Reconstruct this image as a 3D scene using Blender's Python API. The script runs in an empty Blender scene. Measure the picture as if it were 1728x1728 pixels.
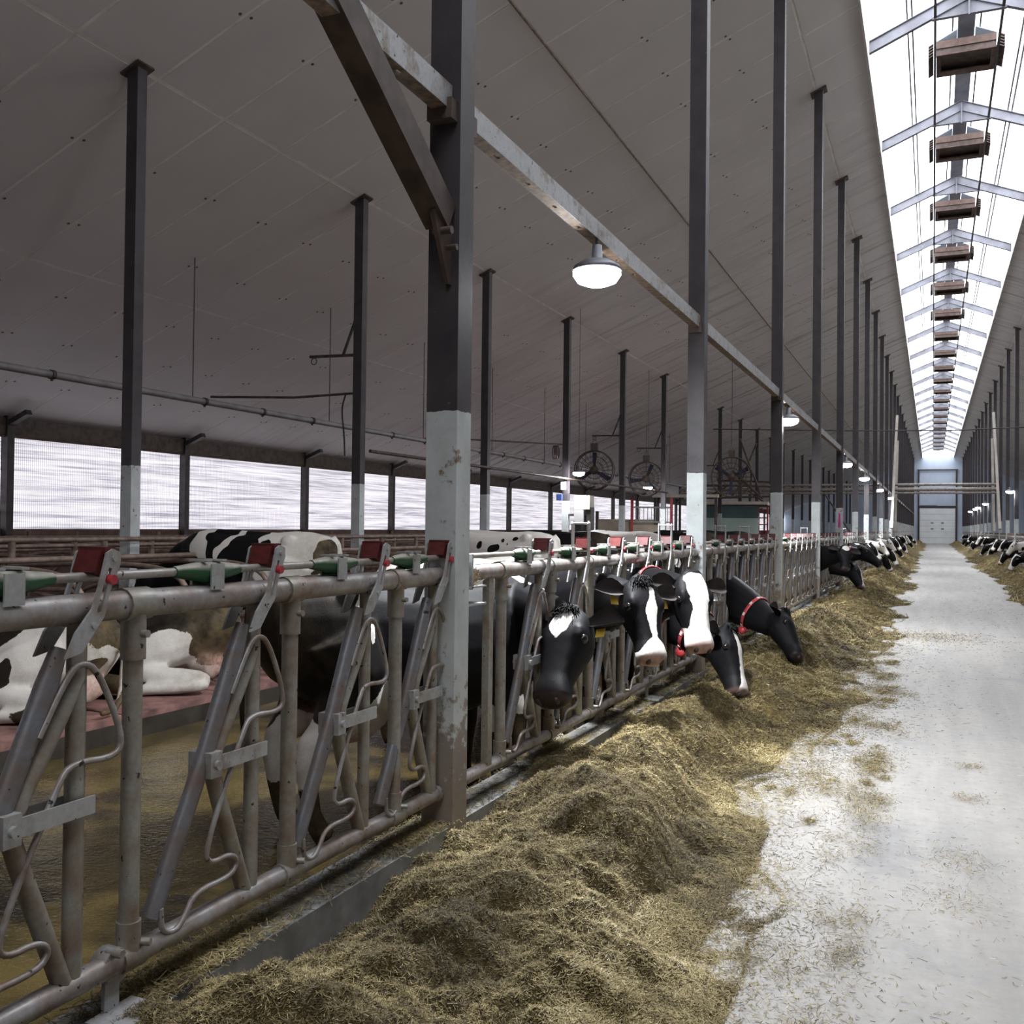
import bpy, bmesh, math, random
import numpy as np
from mathutils import Vector, Matrix, Euler
from mathutils.bvhtree import BVHTree

# ------------------------------------------------------------------ camera, sky, exposure
PI = math.pi
sc = bpy.context.scene
C = sc.collection
random.seed(7)
RNG = np.random.default_rng(11)

EYE = 1.5
cam_d = bpy.data.cameras.new('camera')
cam_d.sensor_width = 36.0
cam_d.lens = 1658.2 / 1728.0 * 36.0
cam_d.clip_start = 0.05
cam_d.clip_end = 400
cam = bpy.data.objects.new('camera', cam_d)
C.objects.link(cam)
cam.matrix_world = Matrix.Translation((0, 0, EYE)) @ Matrix.Rotation(0.4045, 4, 'Z') @ Matrix.Rotation(PI / 2 + 0.0142, 4, 'X') @ Matrix.Rotation(0.0113, 4, 'Z')
sc.camera = cam

world = bpy.data.worlds.new('overcast_sky')
sc.world = world
world.use_nodes = True
bg = world.node_tree.nodes['Background']
bg.inputs['Color'].default_value = (0.975, 0.98, 1.0, 1)
bg.inputs['Strength'].default_value = 3.2

vs = sc.view_settings
vs.view_transform = 'Standard'
vs.look = 'None'
vs.gamma = 1.0
vs.use_curve_mapping = False
vs.exposure = 1.14
sc.cycles.use_denoising = True
sc.cycles.max_bounces = 7
sc.cycles.diffuse_bounces = 3
sc.cycles.glossy_bounces = 2
sc.cycles.transparent_max_bounces = 8
sc.cycles.sample_clamp_indirect = 6.0
sc.cycles.use_adaptive_sampling = True
sc.cycles.adaptive_threshold = 0.03

# ------------------------------------------------------------------ dimensions of the barn (metres)
XF = -1.98                 # left feed fence line
XC = 0.546                 # ridge line
XR = 2 * XC - XF           # right feed fence line
X2 = -8.72                 # second column row
XW = -16.85                # left side wall
XWR = 2 * XC - XW
Y0 = 3.9                   # first column
BAY = 5.0
NB = 24
YE = Y0 + NB * BAY         # end wall
YB = -11.1                 # wall behind
XS = -1.12                 # skylight edge
SL = 0.41                  # roof slope
ALLEY = -0.2
def roof_z(x):
    xx = x if x < XC else 2 * XC - x
    return 9.64 + SL * (xx - XF)

def portal(name, loc, rot, sx, sy):
    l = bpy.data.lights.new(name, 'AREA'); l.shape = 'RECTANGLE'; l.size = sx; l.size_y = sy
    l.cycles.is_portal = True
    o = bpy.data.objects.new(name, l); C.objects.link(o); o.location = loc; o.rotation_euler = rot
    return o
ymid = (YB + YE) / 2; ylen = YE - YB
portal('skylight_portal', (XC, ymid, 10.2), (0, 0, 0), 3.3, ylen)
portal('window_left_portal', (XW + 0.25, ymid, 2.3), (0, -PI / 2, 0), 2.0, ylen)
portal('window_right_offscreen', (XWR - 0.25, ymid, 2.3), (0, PI / 2, 0), 2.0, ylen)

# ------------------------------------------------------------------ node helpers
def mat(name):
    m = bpy.data.materials.new(name); m.use_nodes = True
    nt = m.node_tree
    return m, nt, nt.nodes['Principled BSDF'], nt.nodes['Material Output']
def N(nt, typ, **kw):
    n = nt.nodes.new(typ)
    for k, v in kw.items():
        setattr(n, k, v)
    return n
def sin(n, name, v):
    n.inputs[name].default_value = v
def coords(nt, kind='Object', scale=(1, 1, 1)):
    if kind == 'World':
        g = N(nt, 'ShaderNodeNewGeometry'); out = g.outputs['Position']
    else:
        t = N(nt, 'ShaderNodeTexCoord'); out = t.outputs['Object']
    if scale != (1, 1, 1):
        mp = N(nt, 'ShaderNodeMapping'); mp.inputs['Scale'].default_value = scale
        nt.links.new(out, mp.inputs['Vector']); out = mp.outputs['Vector']
    return out
def noise(nt, vec, scale, detail=4, rough=0.55, dist=0.0):
    n = N(nt, 'ShaderNodeTexNoise'); sin(n, 'Scale', scale); sin(n, 'Detail', detail); sin(n, 'Roughness', rough); sin(n, 'Distortion', dist)
    nt.links.new(vec, n.inputs['Vector']); return n.outputs['Fac']
def ramp(nt, fac, stops, interp='LINEAR'):
    r = N(nt, 'ShaderNodeValToRGB'); cr = r.color_ramp; cr.interpolation = interp
    while len(cr.elements) < len(stops): cr.elements.new(0.5)
    for e, (p, c) in zip(cr.elements, stops):
        e.position = p; e.color = (c[0], c[1], c[2], 1) if not isinstance(c, (int, float)) else (c, c, c, 1)
    nt.links.new(fac, r.inputs['Fac']); return r.outputs['Color']
def mix(nt, fac, a, b, mode='MIX'):
    m = N(nt, 'ShaderNodeMix', data_type='RGBA', blend_type=mode)
    for s, v in ((0, fac), (6, a), (7, b)):
        if isinstance(v, (int, float)): m.inputs[s].default_value = v
        elif isinstance(v, tuple): m.inputs[s].default_value = (v[0], v[1], v[2], 1)
        else: nt.links.new(v, m.inputs[s])
    return m.outputs[2]
def math_(nt, op, a, b=0.0, clamp=False):
    m = N(nt, 'ShaderNodeMath', operation=op, use_clamp=clamp)
    for s, v in ((0, a), (1, b)):
        if isinstance(v, (int, float)): m.inputs[s].default_value = v
        else: nt.links.new(v, m.inputs[s])
    return m.outputs[0]
def bump(nt, p, h, strength=0.3, dist=0.01):
    b = N(nt, 'ShaderNodeBump'); sin(b, 'Strength', strength); sin(b, 'Distance', dist)
    nt.links.new(h, b.inputs['Height']); nt.links.new(b.outputs['Normal'], p.inputs['Normal'])
def simple(name, col, rough=0.6, metal=0.0, var=0.25, scale=6.0, kind='Object', bmp=0.0):
    m, nt, p, o = mat(name)
    v = coords(nt, kind)
    n = noise(nt, v, scale, 5)
    lo = tuple(c * (1 - var) for c in col); hi = tuple(min(1, c * (1 + var)) for c in col)
    nt.links.new(ramp(nt, n, [(0.3, lo), (0.7, hi)]), p.inputs['Base Color'])
    sin(p, 'Roughness', rough); sin(p, 'Metallic', metal)
    if bmp: bump(nt, p, n, bmp, 0.01)
    return m

M = {}
# concrete feed lane
m, nt, p, o = mat('lane_concrete')
v = coords(nt, 'World')
big = noise(nt, v, 1.1, 7, 0.65, 0.4); fine = noise(nt, v, 14, 6, 0.7)
vy = coords(nt, 'World', (3.0, 0.22, 1)); streak = noise(nt, vy, 1.6, 4, 0.6)
c = ramp(nt, big, [(0.30, (0.20, 0.20, 0.20)), (0.42, (0.335, 0.325, 0.31)), (0.7, (0.43, 0.415, 0.39))])
c = mix(nt, 0.42, c, ramp(nt, streak, [(0.35, (0.50, 0.49, 0.48)), (0.62, (0.90, 0.89, 0.87))]), 'MULTIPLY')
c2 = mix(nt, 0.5, c, ramp(nt, fine, [(0.25, (0.62, 0.60, 0.56)), (0.75, (1, 1, 1))]), 'MULTIPLY')
nt.links.new(c2, p.inputs['Base Color']); nt.links.new(ramp(nt, big, [(0.3, 0.45), (0.7, 0.75)]), p.inputs['Roughness'])
bump(nt, p, fine, 0.25, 0.01)
M['lane'] = m
# slurry on the cow alley
m, nt, p, o = mat('wet_alley')
v = coords(nt, 'World')
big = noise(nt, v, 1.3, 5, 0.6, 0.6); fine = noise(nt, v, 26, 5, 0.6)
c = ramp(nt, big, [(0.36, (0.012, 0.010, 0.006)), (0.48, (0.055, 0.040, 0.013)), (0.62, (0.11, 0.080, 0.026))])
nt.links.new(c, p.inputs['Base Color'])
nt.links.new(ramp(nt, noise(nt, v, 3.2, 4), [(0.35, 0.04), (0.65, 0.20)]), p.inputs['Roughness'])
bump(nt, p, math_(nt, 'ADD', noise(nt, v, 42, 2, 0.5), math_(nt, 'MULTIPLY', noise(nt, v, 6, 3, 0.5), 1.5)), 0.8, 0.0045)
M['slurry'] = m
M['kerb'] = simple('kerb_concrete', (0.22, 0.22, 0.215), 0.8, 0, 0.35, 7, 'World', 0.3)
M['platform'] = simple('cubicle_bed_edge', (0.035, 0.029, 0.023), 0.35, 0, 0.4, 5, 'World', 0.3)
M['bedmat'] = simple('red_rubber_bed', (0.19, 0.095, 0.08), 0.8, 0, 0.7, 4, 'World', 0.3)
# galvanised pipe with dirt
def galv(name, base, dirt, amt):
    m, nt, p, o = mat(name)
    v = coords(nt, 'World')
    n = noise(nt, v, 9, 6, 0.65); n2 = noise(nt, v, 60, 4, 0.6)
    f = ramp(nt, n, [(0.5 - amt, 0.0), (0.72 - amt * 0.4, 1.0)])
    lo = tuple(x * 0.8 for x in base)
    c = mix(nt, f, ramp(nt, n2, [(0.3, lo), (0.7, base)]), dirt)
    sp = ramp(nt, noise(nt, v, 42, 2), [(0.69, 0.0), (0.72, 1.0)])
    c = mix(nt, sp, c, (0.035, 0.03, 0.025))
    nt.links.new(c, p.inputs['Base Color'])
    sin(p, 'Metallic', 0.35)
    nt.links.new(ramp(nt, n, [(0.3, 0.32), (0.7, 0.6)]), p.inputs['Roughness'])
    bump(nt, p, n2, 0.12, 0.004)
    return m
M['galv'] = galv('galvanised_pipe', (0.40, 0.385, 0.375), (0.215, 0.155, 0.125), 0.12)
M['galv_post'] = galv('galvanised_post', (0.37, 0.365, 0.325), (0.24, 0.175, 0.13), 0.09)
M['galv_arm'] = galv('worn_swing_arm', (0.20, 0.21, 0.23), (0.17, 0.125, 0.10), 0.08)
M['galv_bright'] = galv('pressed_steel', (0.46, 0.47, 0.47), (0.26, 0.21, 0.17), 0.02)
M['rust_pipe'] = simple('brown_cubicle_pipe', (0.20, 0.145, 0.115), 0.55, 0.2, 0.45, 10, 'World', 0.1)
# columns: dark paint above, pale paint below
def column_mat(name, zline, seed):
    m, nt, p, o = mat(name)
    v = coords(nt, 'World')
    g = N(nt, 'ShaderNodeSeparateXYZ'); nt.links.new(v, g.inputs[0])
    n = noise(nt, v, 5, 6, 0.65); n2 = noise(nt, v, 28, 4, 0.6)
    edge = math_(nt, 'ADD', g.outputs['Z'], math_(nt, 'MULTIPLY', noise(nt, v, 12, 2), 0.03))
    up = math_(nt, 'GREATER_THAN', edge, zline + 0.015)
    dark = ramp(nt, n, [(0.3, (0.030, 0.026, 0.030)), (0.75, (0.065, 0.055, 0.060))])
    dark = mix(nt, ramp(nt, n2, [(0.70, 0.0), (0.74, 0.6)]), dark, (0.18, 0.17, 0.18))
    pale = ramp(nt, n, [(0.3, (0.40, 0.43, 0.42)), (0.7, (0.56, 0.60, 0.61))])
    rust = ramp(nt, noise(nt, v, 7.5 + seed, 6, 0.7), [(0.60, 0.0), (0.66, 0.9)])
    pale = mix(nt, rust, pale, (0.16, 0.075, 0.035))
    low = ramp(nt, math_(nt, 'ADD', math_(nt, 'MULTIPLY', g.outputs['Z'], 0.5), math_(nt, 'MULTIPLY', noise(nt, v, 11, 6, 0.7), 0.9)), [(0.74, 0.85), (0.79, 0.0)])
    pale = mix(nt, low, pale, (0.21, 0.16, 0.125))
    nt.links.new(mix(nt, up, pale, dark), p.inputs['Base Color'])
    sin(p, 'Roughness', 0.5); bump(nt, p, n2, 0.15, 0.004)
    return m
M['column'] = column_mat('painted_column', 2.0, 0.0)
M['column2'] = column_mat('painted_column_inner', 2.16, 2.0)
M['dark_steel'] = simple('dark_steel', (0.055, 0.045, 0.045), 0.5, 0.2, 0.4, 7, 'World')
M['brown_steel'] = simple('brown_steel', (0.085, 0.06, 0.05), 0.55, 0.2, 0.5, 7, 'World', 0.1)
M['skysteel'] = simple('blue_grey_steel', (0.20, 0.205, 0.235), 0.45, 0.3, 0.25, 3, 'World')
M['beam'] = galv('cable_tray', (0.46, 0.47, 0.48), (0.22, 0.16, 0.10), -0.02)
M['beam_under'] = simple('tray_underside', (0.17, 0.12, 0.085), 0.7, 0.1, 0.6, 22, 'World')
# roof panels
m, nt, p, o = mat('roof_panel')
v = coords(nt, 'World')
n = noise(nt, v, 0.7, 4); vs_ = coords(nt, 'World', (0.25, 2.6, 0.25)); st = noise(nt, vs_, 1.2, 5, 0.65)
c = ramp(nt, n, [(0.3, (0.68, 0.67, 0.675)), (0.7, (0.74, 0.73, 0.735))])
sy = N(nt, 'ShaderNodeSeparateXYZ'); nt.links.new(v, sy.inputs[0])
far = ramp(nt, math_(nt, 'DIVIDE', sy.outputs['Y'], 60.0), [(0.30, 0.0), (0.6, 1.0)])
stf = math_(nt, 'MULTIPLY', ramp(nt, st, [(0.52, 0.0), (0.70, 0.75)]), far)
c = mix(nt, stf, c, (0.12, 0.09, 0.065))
nt.links.new(c, p.inputs['Base Color']); sin(p, 'Roughness', 0.55)
M['panel'] = m
M['seam'] = simple('panel_joint', (0.92, 0.88, 0.82), 0.7, 0, 0.2, 3, 'World')
M['fastener'] = simple('panel_screw', (0.10, 0.09, 0.085), 0.6)
M['red'] = simple('red_plastic', (0.095, 0.013, 0.012), 0.45, 0, 0.35, 30)
M['redbright'] = simple('red_plastic_pin', (0.42, 0.04, 0.05), 0.4, 0, 0.3, 30)
M['redsteel'] = simple('red_painted_steel', (0.33, 0.035, 0.045), 0.5, 0, 0.3, 6)
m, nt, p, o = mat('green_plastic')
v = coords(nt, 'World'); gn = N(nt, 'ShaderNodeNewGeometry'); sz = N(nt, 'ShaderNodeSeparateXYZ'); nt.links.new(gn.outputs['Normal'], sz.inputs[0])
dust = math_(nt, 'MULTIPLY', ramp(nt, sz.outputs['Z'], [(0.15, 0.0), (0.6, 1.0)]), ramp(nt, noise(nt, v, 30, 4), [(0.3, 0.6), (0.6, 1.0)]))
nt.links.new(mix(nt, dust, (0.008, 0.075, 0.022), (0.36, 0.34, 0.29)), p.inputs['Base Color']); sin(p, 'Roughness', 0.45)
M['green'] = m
M['lockpipe'] = galv('lock_pipe', (0.42, 0.40, 0.37), (0.27, 0.21, 0.17), 0.06)
M['wallpanel'] = simple('side_wall_brown', (0.115, 0.07, 0.052), 0.7, 0, 0.4, 3, 'World', 0.1)
M['endwall'] = simple('end_wall_panel', (0.50, 0.58, 0.70), 0.6, 0, 0.1, 0.6, 'World')
M['door'] = simple('white_door_panel', (0.88, 0.91, 0.92), 0.5, 0, 0.06, 1.0, 'World')
M['black'] = simple('black_rubber', (0.02, 0.02, 0.02), 0.5)
M['white'] = simple('white_plastic', (0.7, 0.7, 0.7), 0.4, 0, 0.1)
M['blue'] = simple('blue_plastic', (0.03, 0.05, 0.16), 0.4)
M['mint'] = simple('mint_wall', (0.40, 0.52, 0.47), 0.6, 0, 0.15, 1, 'World')
M['teal'] = simple('teal_band', (0.07, 0.12, 0.13), 0.6, 0, 0.2, 1, 'World')
M['beige'] = simple('beige_board', (0.30, 0.26, 0.20), 0.7, 0, 0.25, 2, 'World')
M['beigeroof'] = simple('pale_roof_edge', (0.52, 0.48, 0.42), 0.7, 0, 0.2, 2, 'World')
M['fanmat'] = simple('rusty_fan_guard', (0.075, 0.055, 0.045), 0.6, 0.2, 0.4, 8)
M['fanblue'] = simple('blue_fan_blade', (0.03, 0.035, 0.075), 0.5, 0, 0.3, 5)
M['yellow'] = simple('yellow_ear_tag', (0.55, 0.36, 0.05), 0.5, 0, 0.2, 20)
M['whitetag'] = simple('white_tag', (0.72, 0.72, 0.70), 0.5, 0, 0.1, 20)
M['collar'] = simple('red_collar', (0.42, 0.05, 0.06), 0.6, 0, 0.35, 30)
M['collarmark'] = simple('collar_number_plate', (0.65, 0.50, 0.48), 0.6, 0, 0.15, 40)
M['blackhair'] = simple('black_forelock', (0.008, 0.0075, 0.0075), 0.9)
M['hoof'] = simple('hoof', (0.05, 0.04, 0.035), 0.6)
M['magenta'] = simple('magenta_mark', (0.5, 0.05, 0.30), 0.6, 0, 0.2, 8)
# glazing
m, nt, p, o = mat('skylight_sheet')
tr = N(nt, 'ShaderNodeBsdfTransparent'); tr.inputs[0].default_value = (0.97, 0.98, 1, 1)
sin(p, 'Base Color', (0.8, 0.85, 0.9, 1)); sin(p, 'Roughness', 0.4)
mx = N(nt, 'ShaderNodeMixShader'); mx.inputs[0].default_value = 0.06
nt.links.new(tr.outputs[0], mx.inputs[1]); nt.links.new(p.outputs[0], mx.inputs[2]); nt.links.new(mx.outputs[0], o.inputs['Surface'])
M['glazing'] = m
# woven wind-break curtain in the side windows
m, nt, p, o = mat('curtain_net')
v = coords(nt, 'World', (1, 0.13, 5.5)); a = noise(nt, v, 1.7, 7, 0.72, 0.35)
v2 = coords(nt, 'World', (1, 0.4, 22)); b = noise(nt, v2, 1.4, 4, 0.6)
vz = coords(nt, 'World')
w = N(nt, 'ShaderNodeTexWave'); w.bands_direction = 'Y'; sin(w, 'Scale', 6.5); sin(w, 'Distortion', 0.0); nt.links.new(vz, w.inputs['Vector'])
s = math_(nt, 'ADD', math_(nt, 'MULTIPLY', a, 0.62), math_(nt, 'MULTIPLY', b, 0.38))
tc = ramp(nt, s, [(0.33, (0.19, 0.185, 0.205)), (0.42, (0.335, 0.33, 0.352)), (0.50, (0.445, 0.435, 0.45)), (0.62, (0.53, 0.515, 0.525))])
tc = mix(nt, 1.0, tc, ramp(nt, w.outputs['Fac'], [(0.1, (0.72, 0.72, 0.72)), (0.6, (1, 1, 1))]), 'MULTIPLY')
tr = N(nt, 'ShaderNodeBsdfTransparent'); nt.links.new(tc, tr.inputs[0])
sin(p, 'Base Color', (0.35, 0.35, 0.36, 1)); sin(p, 'Roughness', 0.8)
mx = N(nt, 'ShaderNodeMixShader'); mx.inputs[0].default_value = 0.12
nt.links.new(tr.outputs[0], mx.inputs[1]); nt.links.new(p.outputs[0], mx.inputs[2]); nt.links.new(mx.outputs[0], o.inputs['Surface'])
M['curtain'] = m
# lamp lens
m, nt, p, o = mat('lamp_lens')
sin(p, 'Base Color', (1, 1, 1, 1)); sin(p, 'Emission Color', (0.95, 0.97, 1, 1)); sin(p, 'Emission Strength', 100.0)
M['lens'] = m
# silage and loose straw (colour varies blade by blade through the attribute "tone")
def straw_mat(name, stops, rough=0.8):
    m, nt, p, o = mat(name)
    at = N(nt, 'ShaderNodeAttribute'); at.attribute_name = 'tone'
    nt.links.new(ramp(nt, at.outputs['Fac'], stops), p.inputs['Base Color']); sin(p, 'Roughness', rough)
    return m
STRAW = [(0.0, (0.045, 0.033, 0.014)), (0.3, (0.13, 0.098, 0.038)), (0.6, (0.31, 0.245, 0.105)), (0.86, (0.50, 0.41, 0.20)), (1.0, (0.70, 0.62, 0.42))]
M['straw'] = straw_mat('silage_blade', STRAW)
m, nt, p, o = mat('silage_mass')
v = coords(nt, 'World'); n = noise(nt, v, 38, 8, 0.75); n2 = noise(nt, v, 4.5, 6, 0.65)
vv = coords(nt, 'World', (1, 1, 1)); vor = N(nt, 'ShaderNodeTexVoronoi'); sin(vor, 'Scale', 55.0); nt.links.new(vv, vor.inputs['Vector'])
mixn = math_(nt, 'ADD', math_(nt, 'MULTIPLY', n, 0.55), math_(nt, 'MULTIPLY', n2, 0.45))
c = ramp(nt, mixn, [(0.33, (0.035, 0.024, 0.009)), (0.47, (0.13, 0.092, 0.028)), (0.58, (0.25, 0.185, 0.06)), (0.70, (0.40, 0.31, 0.12))])
nt.links.new(c, p.inputs['Base Color']); sin(p, 'Roughness', 0.85); bump(nt, p, n, 1.0, 0.05)
M['silage'] = m
# cow coat: attribute "coat" > 0 is white hair, "pink" bare skin, "dirt" dried manure
m, nt, p, o = mat('cow_coat')
v = coords(nt, 'Object')
at = N(nt, 'ShaderNodeAttribute'); at.attribute_name = 'coat'
pk = N(nt, 'ShaderNodeAttribute'); pk.attribute_name = 'pink'
dt = N(nt, 'ShaderNodeAttribute'); dt.attribute_name = 'dirt'
n = noise(nt, v, 22, 4, 0.6); hair = noise(nt, coords(nt, 'Object', (40, 90, 30)), 3.0, 3, 0.7)
e = math_(nt, 'ADD', at.outputs['Fac'], math_(nt, 'MULTIPLY', math_(nt, 'SUBTRACT', n, 0.5), 0.16))
e = math_(nt, 'ADD', e, math_(nt, 'MULTIPLY', math_(nt, 'SUBTRACT', noise(nt, v, 75, 3, 0.7), 0.5), 0.30))
f = ramp(nt, math_(nt, 'ADD', e, 0.5), [(0.485, 0.0), (0.515, 1.0)])
blk = ramp(nt, hair, [(0.3, (0.003, 0.003, 0.0038)), (0.75, (0.0075, 0.0072, 0.0085))])
wht = ramp(nt, hair, [(0.3, (0.58, 0.545, 0.50)), (0.75, (0.74, 0.715, 0.68))])
c = mix(nt, f, blk, wht)
ns = N(nt, 'ShaderNodeAttribute'); ns.attribute_name = 'nose'
c = mix(nt, math_(nt, 'MULTIPLY', ns.outputs['Fac'], 0.85), c, (0.030, 0.024, 0.024))
c = mix(nt, math_(nt, 'MULTIPLY', pk.outputs['Fac'], ramp(nt, noise(nt, v, 30, 3), [(0.35, 0.55), (0.6, 1.0)])), c, (0.50, 0.29, 0.24))
dm = math_(nt, 'MULTIPLY', dt.outputs['Fac'], ramp(nt, noise(nt, v, 7, 6, 0.7), [(0.35, 0.15), (0.62, 1.0)]))
c = mix(nt, dm, c, (0.19, 0.135, 0.065))
nt.links.new(c, p.inputs['Base Color']); nt.links.new(math_(nt, 'SUBTRACT', 0.58, math_(nt, 'MULTIPLY', ns.outputs['Fac'], 0.27)), p.inputs['Roughness']); sin(p, 'Specular IOR Level', 0.16)
bump(nt, p, math_(nt, 'ADD', hair, math_(nt, 'MULTIPLY', noise(nt, v, 9, 5, 0.6, 0.8), 1.6)), 0.16, 0.008)
M['coat'] = m
M['eye'] = simple('dark_eye', (0.01, 0.008, 0.008), 0.08)
M['nostril'] = simple('nostril', (0.03, 0.018, 0.018), 0.5)
M['earskin'] = simple('ear_inside', (0.020, 0.014, 0.013), 0.7, 0, 0.5, 12)

# ------------------------------------------------------------------ mesh helpers
def basis(d):
    d = Vector(d).normalized()
    a = Vector((0, 0, 1)) if abs(d.z) < 0.9 else Vector((1, 0, 0))
    r = d.cross(a).normalized(); u = r.cross(d).normalized()
    return d, r, u
class MB:
    def __init__(s): s.v = []; s.f = []; s.mi = []; s.sm = []
    def add(s, vs_, fs, mi=0, smooth=False):
        o = len(s.v); s.v += [tuple(x) for x in vs_]
        for f in fs: s.f.append(tuple(i + o for i in f)); s.mi.append(mi); s.sm.append(smooth)
        return s
    def box(s, c, d, mi=0, rot=None):
        hx, hy, hz = d[0] / 2, d[1] / 2, d[2] / 2
        P = [Vector((x, y, z)) for z in (-hz, hz) for y in (-hy, hy) for x in (-hx, hx)]
        if rot is not None: P = [rot @ q for q in P]
        P = [q + Vector(c) for q in P]
        return s.add(P, [(0, 2, 3, 1), (4, 5, 7, 6), (0, 1, 5, 4), (2, 6, 7, 3), (0, 4, 6, 2), (1, 3, 7, 5)], mi)
    def bar(s, a, b, w, h, mi=0, up=None):
        a, b = Vector(a), Vector(b); d = (b - a).normalized()
        u = Vector(up) if up else (Vector((0, 0, 1)) if abs(d.z) < 0.95 else Vector((0, 1, 0)))
        r = d.cross(u).normalized(); u = r.cross(d).normalized()
        P = [q + r * i * w / 2 + u * j * h / 2 for q in (a, b) for j in (-1, 1) for i in (-1, 1)]
        return s.add(P, [(0, 2, 3, 1), (4, 5, 7, 6), (0, 1, 5, 4), (2, 6, 7, 3), (0, 4, 6, 2), (1, 3, 7, 5)], mi)
    def tube(s, pts, r, n=10, mi=0, flat=1.0, cap=True):
        pts = [Vector(q) for q in pts]; rr = r if isinstance(r, (list, tuple)) else [r] * len(pts)
        V = []; prev = None
        for i, q in enumerate(pts):
            t = (pts[min(i + 1, len(pts) - 1)] - pts[max(i - 1, 0)]).normalized()
            if prev is None: d, R, U = basis(t)
            else:
                R = (prev - t * prev.dot(t))
                R = R.normalized() if R.length > 1e-6 else basis(t)[1]
                U = R.cross(t).normalized()
            prev = R
            for k in range(n):
                an = 2 * PI * k / n
                V.append(q + R * math.cos(an) * rr[i] + U * math.sin(an) * rr[i] * flat)
        F = []
        for i in range(len(pts) - 1):
            for k in range(n):
                F.append((i * n + k, i * n + (k + 1) % n, (i + 1) * n + (k + 1) % n, (i + 1) * n + k))
        s.add(V, F, mi, True)
        if cap:
            s.add(V[:n], [tuple(range(n))[::-1]], mi); s.add(V[-n:], [tuple(range(n))], mi)
        return s
    def prism(s, poly, origin, ax, ay, az, th, mi=0):
        # polygon in (ax, ay), extruded th along az (centred)
        ax, ay, az, o = Vector(ax), Vector(ay), Vector(az), Vector(origin); n = len(poly)
        P = [o + ax * x + ay * y + az * k for k in (-th / 2, th / 2) for x, y in poly]
        F = [tuple(range(n))[::-1], tuple(range(n, 2 * n))] + [(i, (i + 1) % n, n + (i + 1) % n, n + i) for i in range(n)]
        return s.add(P, F, mi)
    def lathe(s, prof, c, axis=(0, 0, 1), n=24, mi=0):
        d, R, U = basis(axis); c = Vector(c); V = []
        for (r, h) in prof:
            for k in range(n):
                a = 2 * PI * k / n; V.append(c + d * h + R * math.cos(a) * r + U * math.sin(a) * r)
        F = []
        for i in range(len(prof) - 1):
            for k in range(n): F.append((i * n + k, i * n + (k + 1) % n, (i + 1) * n + (k + 1) % n, (i + 1) * n + k))
        return s.add(V, F, mi, True)
    def mesh(s, name, mats):
        me = bpy.data.meshes.new(name); me.from_pydata(s.v, [], s.f)
        for q in (mats if isinstance(mats, (list, tuple)) else [mats]): me.materials.append(M[q] if isinstance(q, str) else q)
        me.polygons.foreach_set('material_index', s.mi); me.polygons.foreach_set('use_smooth', s.sm)
        me.update(); return me
    def build(s, name, mats, parent=None, loc=None):
        return put(name, s.mesh(name, mats), parent, loc)
def put(name, me, parent=None, loc=None, rot=None):
    o = bpy.data.objects.new(name, me); C.objects.link(o)
    if parent is not None: o.parent = parent
    if loc is not None: o.location = loc
    if rot is not None: o.rotation_euler = rot
    return o
def empty(name, loc=(0, 0, 0), rot=(0, 0, 0)):
    o = bpy.data.objects.new(name, None); C.objects.link(o); o.location = loc; o.rotation_euler = rot; o.empty_display_size = 0.1
    return o
def tag(o, label, cat, group=None, kind=None):
    o['label'] = label; o['category'] = cat
    if group: o['group'] = group
    if kind: o['kind'] = kind
    return o
def struct(o, label=None, cat=None):
    o['kind'] = 'structure'
    if label: o['label'] = label
    if cat: o['category'] = cat
    return o
def copy_tree(o, parent=None):
    c = o.copy(); C.objects.link(c); c.parent = parent
    for ch in list(o.children): copy_tree(ch, c)
    return c
# numpy value noise, fractal
_perm = RNG.permutation(512); _val = RNG.random(512) * 2 - 1
def vnoise(P):
    P = np.asarray(P, float); I = np.floor(P).astype(int); F = P - I; F = F * F * (3 - 2 * F)
    out = np.zeros(len(P))
    for c in range(8):
        b = np.array([c & 1, (c >> 1) & 1, (c >> 2) & 1]); J = I + b
        h = _perm[(_perm[(_perm[J[:, 0] % 512] + J[:, 1]) % 512] + J[:, 2]) % 512]
        w = np.prod(np.where(b, F, 1 - F), axis=1); out += w * _val[h]
    return out
def fbm(P, s=1.0, o=4, g=0.5):
    P = np.asarray(P, float) * s; a = 1.0; r = np.zeros(len(P)); t = 0
    for i in range(o): r += a * vnoise(P + 17.3 * i); t += a; a *= g; P = P * 2.03
    return r / t
# ------------------------------------------------------------------ setting: floors, walls, roof
def slab(name, x0, x1, y0, y1, z0, z1, m):
    return struct(MB().box(((x0 + x1) / 2, (y0 + y1) / 2, (z0 + z1) / 2), (x1 - x0, y1 - y0, z1 - z0)).build(name, m))
slab('floor', XF + 0.12, XR - 0.12, YB, YE, -0.5, 0.0, 'lane')
slab('floor_alley_left', XW - 0.2, XF - 0.12, YB, YE, -0.7, ALLEY, 'slurry')
slab('floor_alley_right', XR + 0.12, XWR + 0.2, YB, YE, -0.7, ALLEY, 'slurry')
# kerbs that carry the feed fences
def kerb(name, x0, x1):
    mb = MB(); y = YB
    mb.box(((x0 + x1) / 2, ymid, -0.15), (x1 - x0, ylen, 0.70))
    return struct(mb.build(name, 'kerb'))
kerb('trim_kerb_left', XF - 0.12, XF + 0.075)
kerb('trim_kerb_right', XR - 0.075, XR + 0.12)
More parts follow.
